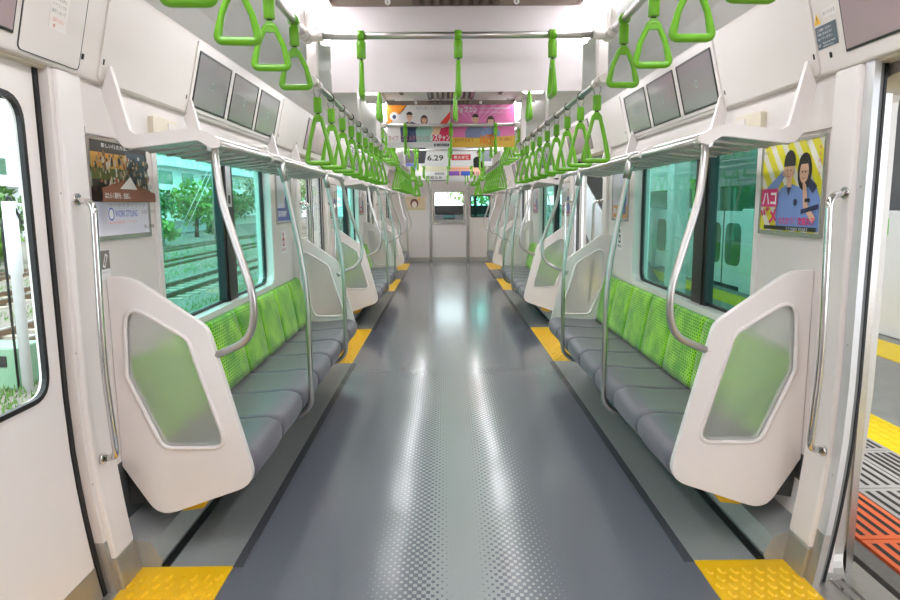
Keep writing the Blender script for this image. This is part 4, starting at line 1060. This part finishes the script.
# overhead line poles and wires
for k, (x, y) in enumerate(((-14.4, 33), (-18.0, 52), (-14.4, 75))):
    t = thing('overhead_line_pole', 'pale concrete overhead line pole, %s along the tracks' % ORD[k], 'pole', (x, y, -1.15), 'overhead line poles')
    m = MB(); m.tube([(x, y, -1.15), (x, y, 9)], .2, CONC, 12, rad=[.24, .15]); m.build('mast', t)
    m = MB(); m.box((x-2, y-.06, 5.6), (x+2, y+.06, 5.75), CONC); m.build('cross_arm', t)
    m = MB(); m.tube([(x, y, 5), (x-3.2, y, -.9)], .025, GATE, 6); m.tube([(x, y, 4.4), (x-2.7, y, -.9)], .025, GATE, 6); m.build('guy_wire', t)
for k, (x, z, lab) in enumerate(((-5.2, 3.2, 'lower black cable running outside the left windows'), (-5.2, 4.0, 'upper black cable running outside the left windows'))):
    m = MB(); m.tube([(x-1.2, 2+6*j, z-.25*math.sin(PI*(j % 5)/5)-.02*j) for j in range(14)], .035, BLACK, 6); tag(m.build('overhead_cable'), lab, 'cable', 'overhead cables')
# buildings
def building(x0, x1, y0, y1, h, col, lab, floors, rows):
    t = thing('apartment_building', lab, 'building', ((x0+x1)/2, (y0+y1)/2, -1.15), 'buildings beyond the tracks')
    m = MB(); m.box((x0, y0, -1.15), (x1, y1, h), mat('facade_%d' % int(x1*10-y0), col, .7, noise=.05)); m.build('walls', t)
    for f in range(floors):
        z = .6+f*(h-1)/floors
        m = MB(); m.box((x1, y0-.1, z-.5), (x1+1.0, y1+.1, z+.35), mat('balcony_white', (236, 238, 240), .6, noise=.05)); m.build('balcony', t)
        for k in range(rows):
            a = y0+(y1-y0)*(k+.2)/rows; b = y0+(y1-y0)*(k+.75)/rows
            m = MB(); m.box((x1, a, z+.45), (x1+.05, b, z+1.7), GL2); m.build('window', t)
    for k in range(rows):
        a = x0+(x1-x0)*(k+.2)/rows; b = x0+(x1-x0)*(k+.7)/rows
        for f in range(floors):
            z = .9+f*(h-1)/floors; m = MB(); m.box((a, y0-.05, z), (b, y0, z+1.3), GL2); m.build('window', t)
building(-40, -27, 62, 84, 14, (214, 218, 220), 'white apartment block with long balconies beyond the tracks', 5, 4)
building(-46, -30, 92, 120, 18, (222, 214, 200), 'cream apartment block behind the white one', 6, 4)
building(-44, -34.5, 38, 54, 7, (206, 210, 212), 'low pale building among the lineside trees', 2, 3)
# far station canopy on the left
t = thing('far_platform', 'far platform with grey roof across the tracks, seen in left door window', 'platform', (-26, 20, -1))
m = MB(); m.box((-31, -10, -1.15), (-26, 16, -.1), CONC); m.build('slab', t)
m = MB(); m.box((-31.5, -10, 3.0), (-25.5, 16, 3.3), RG); m.build('roof', t)
for k in range(4): m = MB(); m.box((-28.6, 14-k*6, -.1), (-28.3, 14.3-k*6, 3), RG); m.build('column', t)
m = MB(); m.box((-27, -8, 2.2), (-26.9, 15, 2.6), mat('sign_green', (120, 196, 90), .5)); m.build('sign_board', t)

# ------------------------------------------------------------------ light and camera
w = bpy.data.worlds.new('sky'); SC.world = w; w.use_nodes = True; nt = w.node_tree
bg = nt.nodes['Background']; bg.inputs['Strength'].default_value = 2.5
tc = nt.nodes.new('ShaderNodeTexCoord'); sp = nt.nodes.new('ShaderNodeSeparateXYZ'); nt.links.new(tc.outputs['Generated'], sp.inputs[0])
n = N(nt); cl = n.noise(tc.outputs['Generated'], 3, 4)
c = n.mix(cl, (.72, .84, 1, 1), (1, 1, 1, 1)); nt.links.new(c, bg.inputs[0])
sun = bpy.data.lights.new('sun', 'SUN'); sun.energy = 1.8; sun.angle = .2; so = bpy.data.objects.new('sun', sun); COL.objects.link(so); so.rotation_euler = (math.radians(28), math.radians(-12), 0)

pitch, yaw, roll = math.radians(8.25), math.radians(.4), math.radians(.5)
fw = Vector((math.sin(yaw)*math.cos(pitch), math.cos(yaw)*math.cos(pitch), -math.sin(pitch)))
r0 = fw.cross(Vector((0, 0, 1))).normalized(); u0 = r0.cross(fw)
r = r0*math.cos(roll)-u0*math.sin(roll); u = u0*math.cos(roll)+r0*math.sin(roll)
cam = bpy.data.cameras.new('camera'); cam.lens = 655/900*36; cam.sensor_width = 36; cam.clip_start = .02; cam.clip_end = 500
co = bpy.data.objects.new('camera', cam); COL.objects.link(co)
co.matrix_world = Matrix(((r.x, u.x, -fw.x, -.063), (r.y, u.y, -fw.y, 0), (r.z, u.z, -fw.z, 1.4), (0, 0, 0, 1)))
SC.camera = co
for o in list(COL.objects):
    if '_o' in o: del o['_o']
vs = SC.view_settings; vs.view_transform = 'Standard'; vs.look = 'None'; vs.exposure = 0.72; vs.gamma = 1; vs.use_curve_mapping = False
cy = SC.cycles; cy.max_bounces = 10; cy.diffuse_bounces = 5; cy.glossy_bounces = 5; cy.transmission_bounces = 6; cy.transparent_max_bounces = 16; cy.use_denoising = True; cy.sample_clamp_indirect = 6
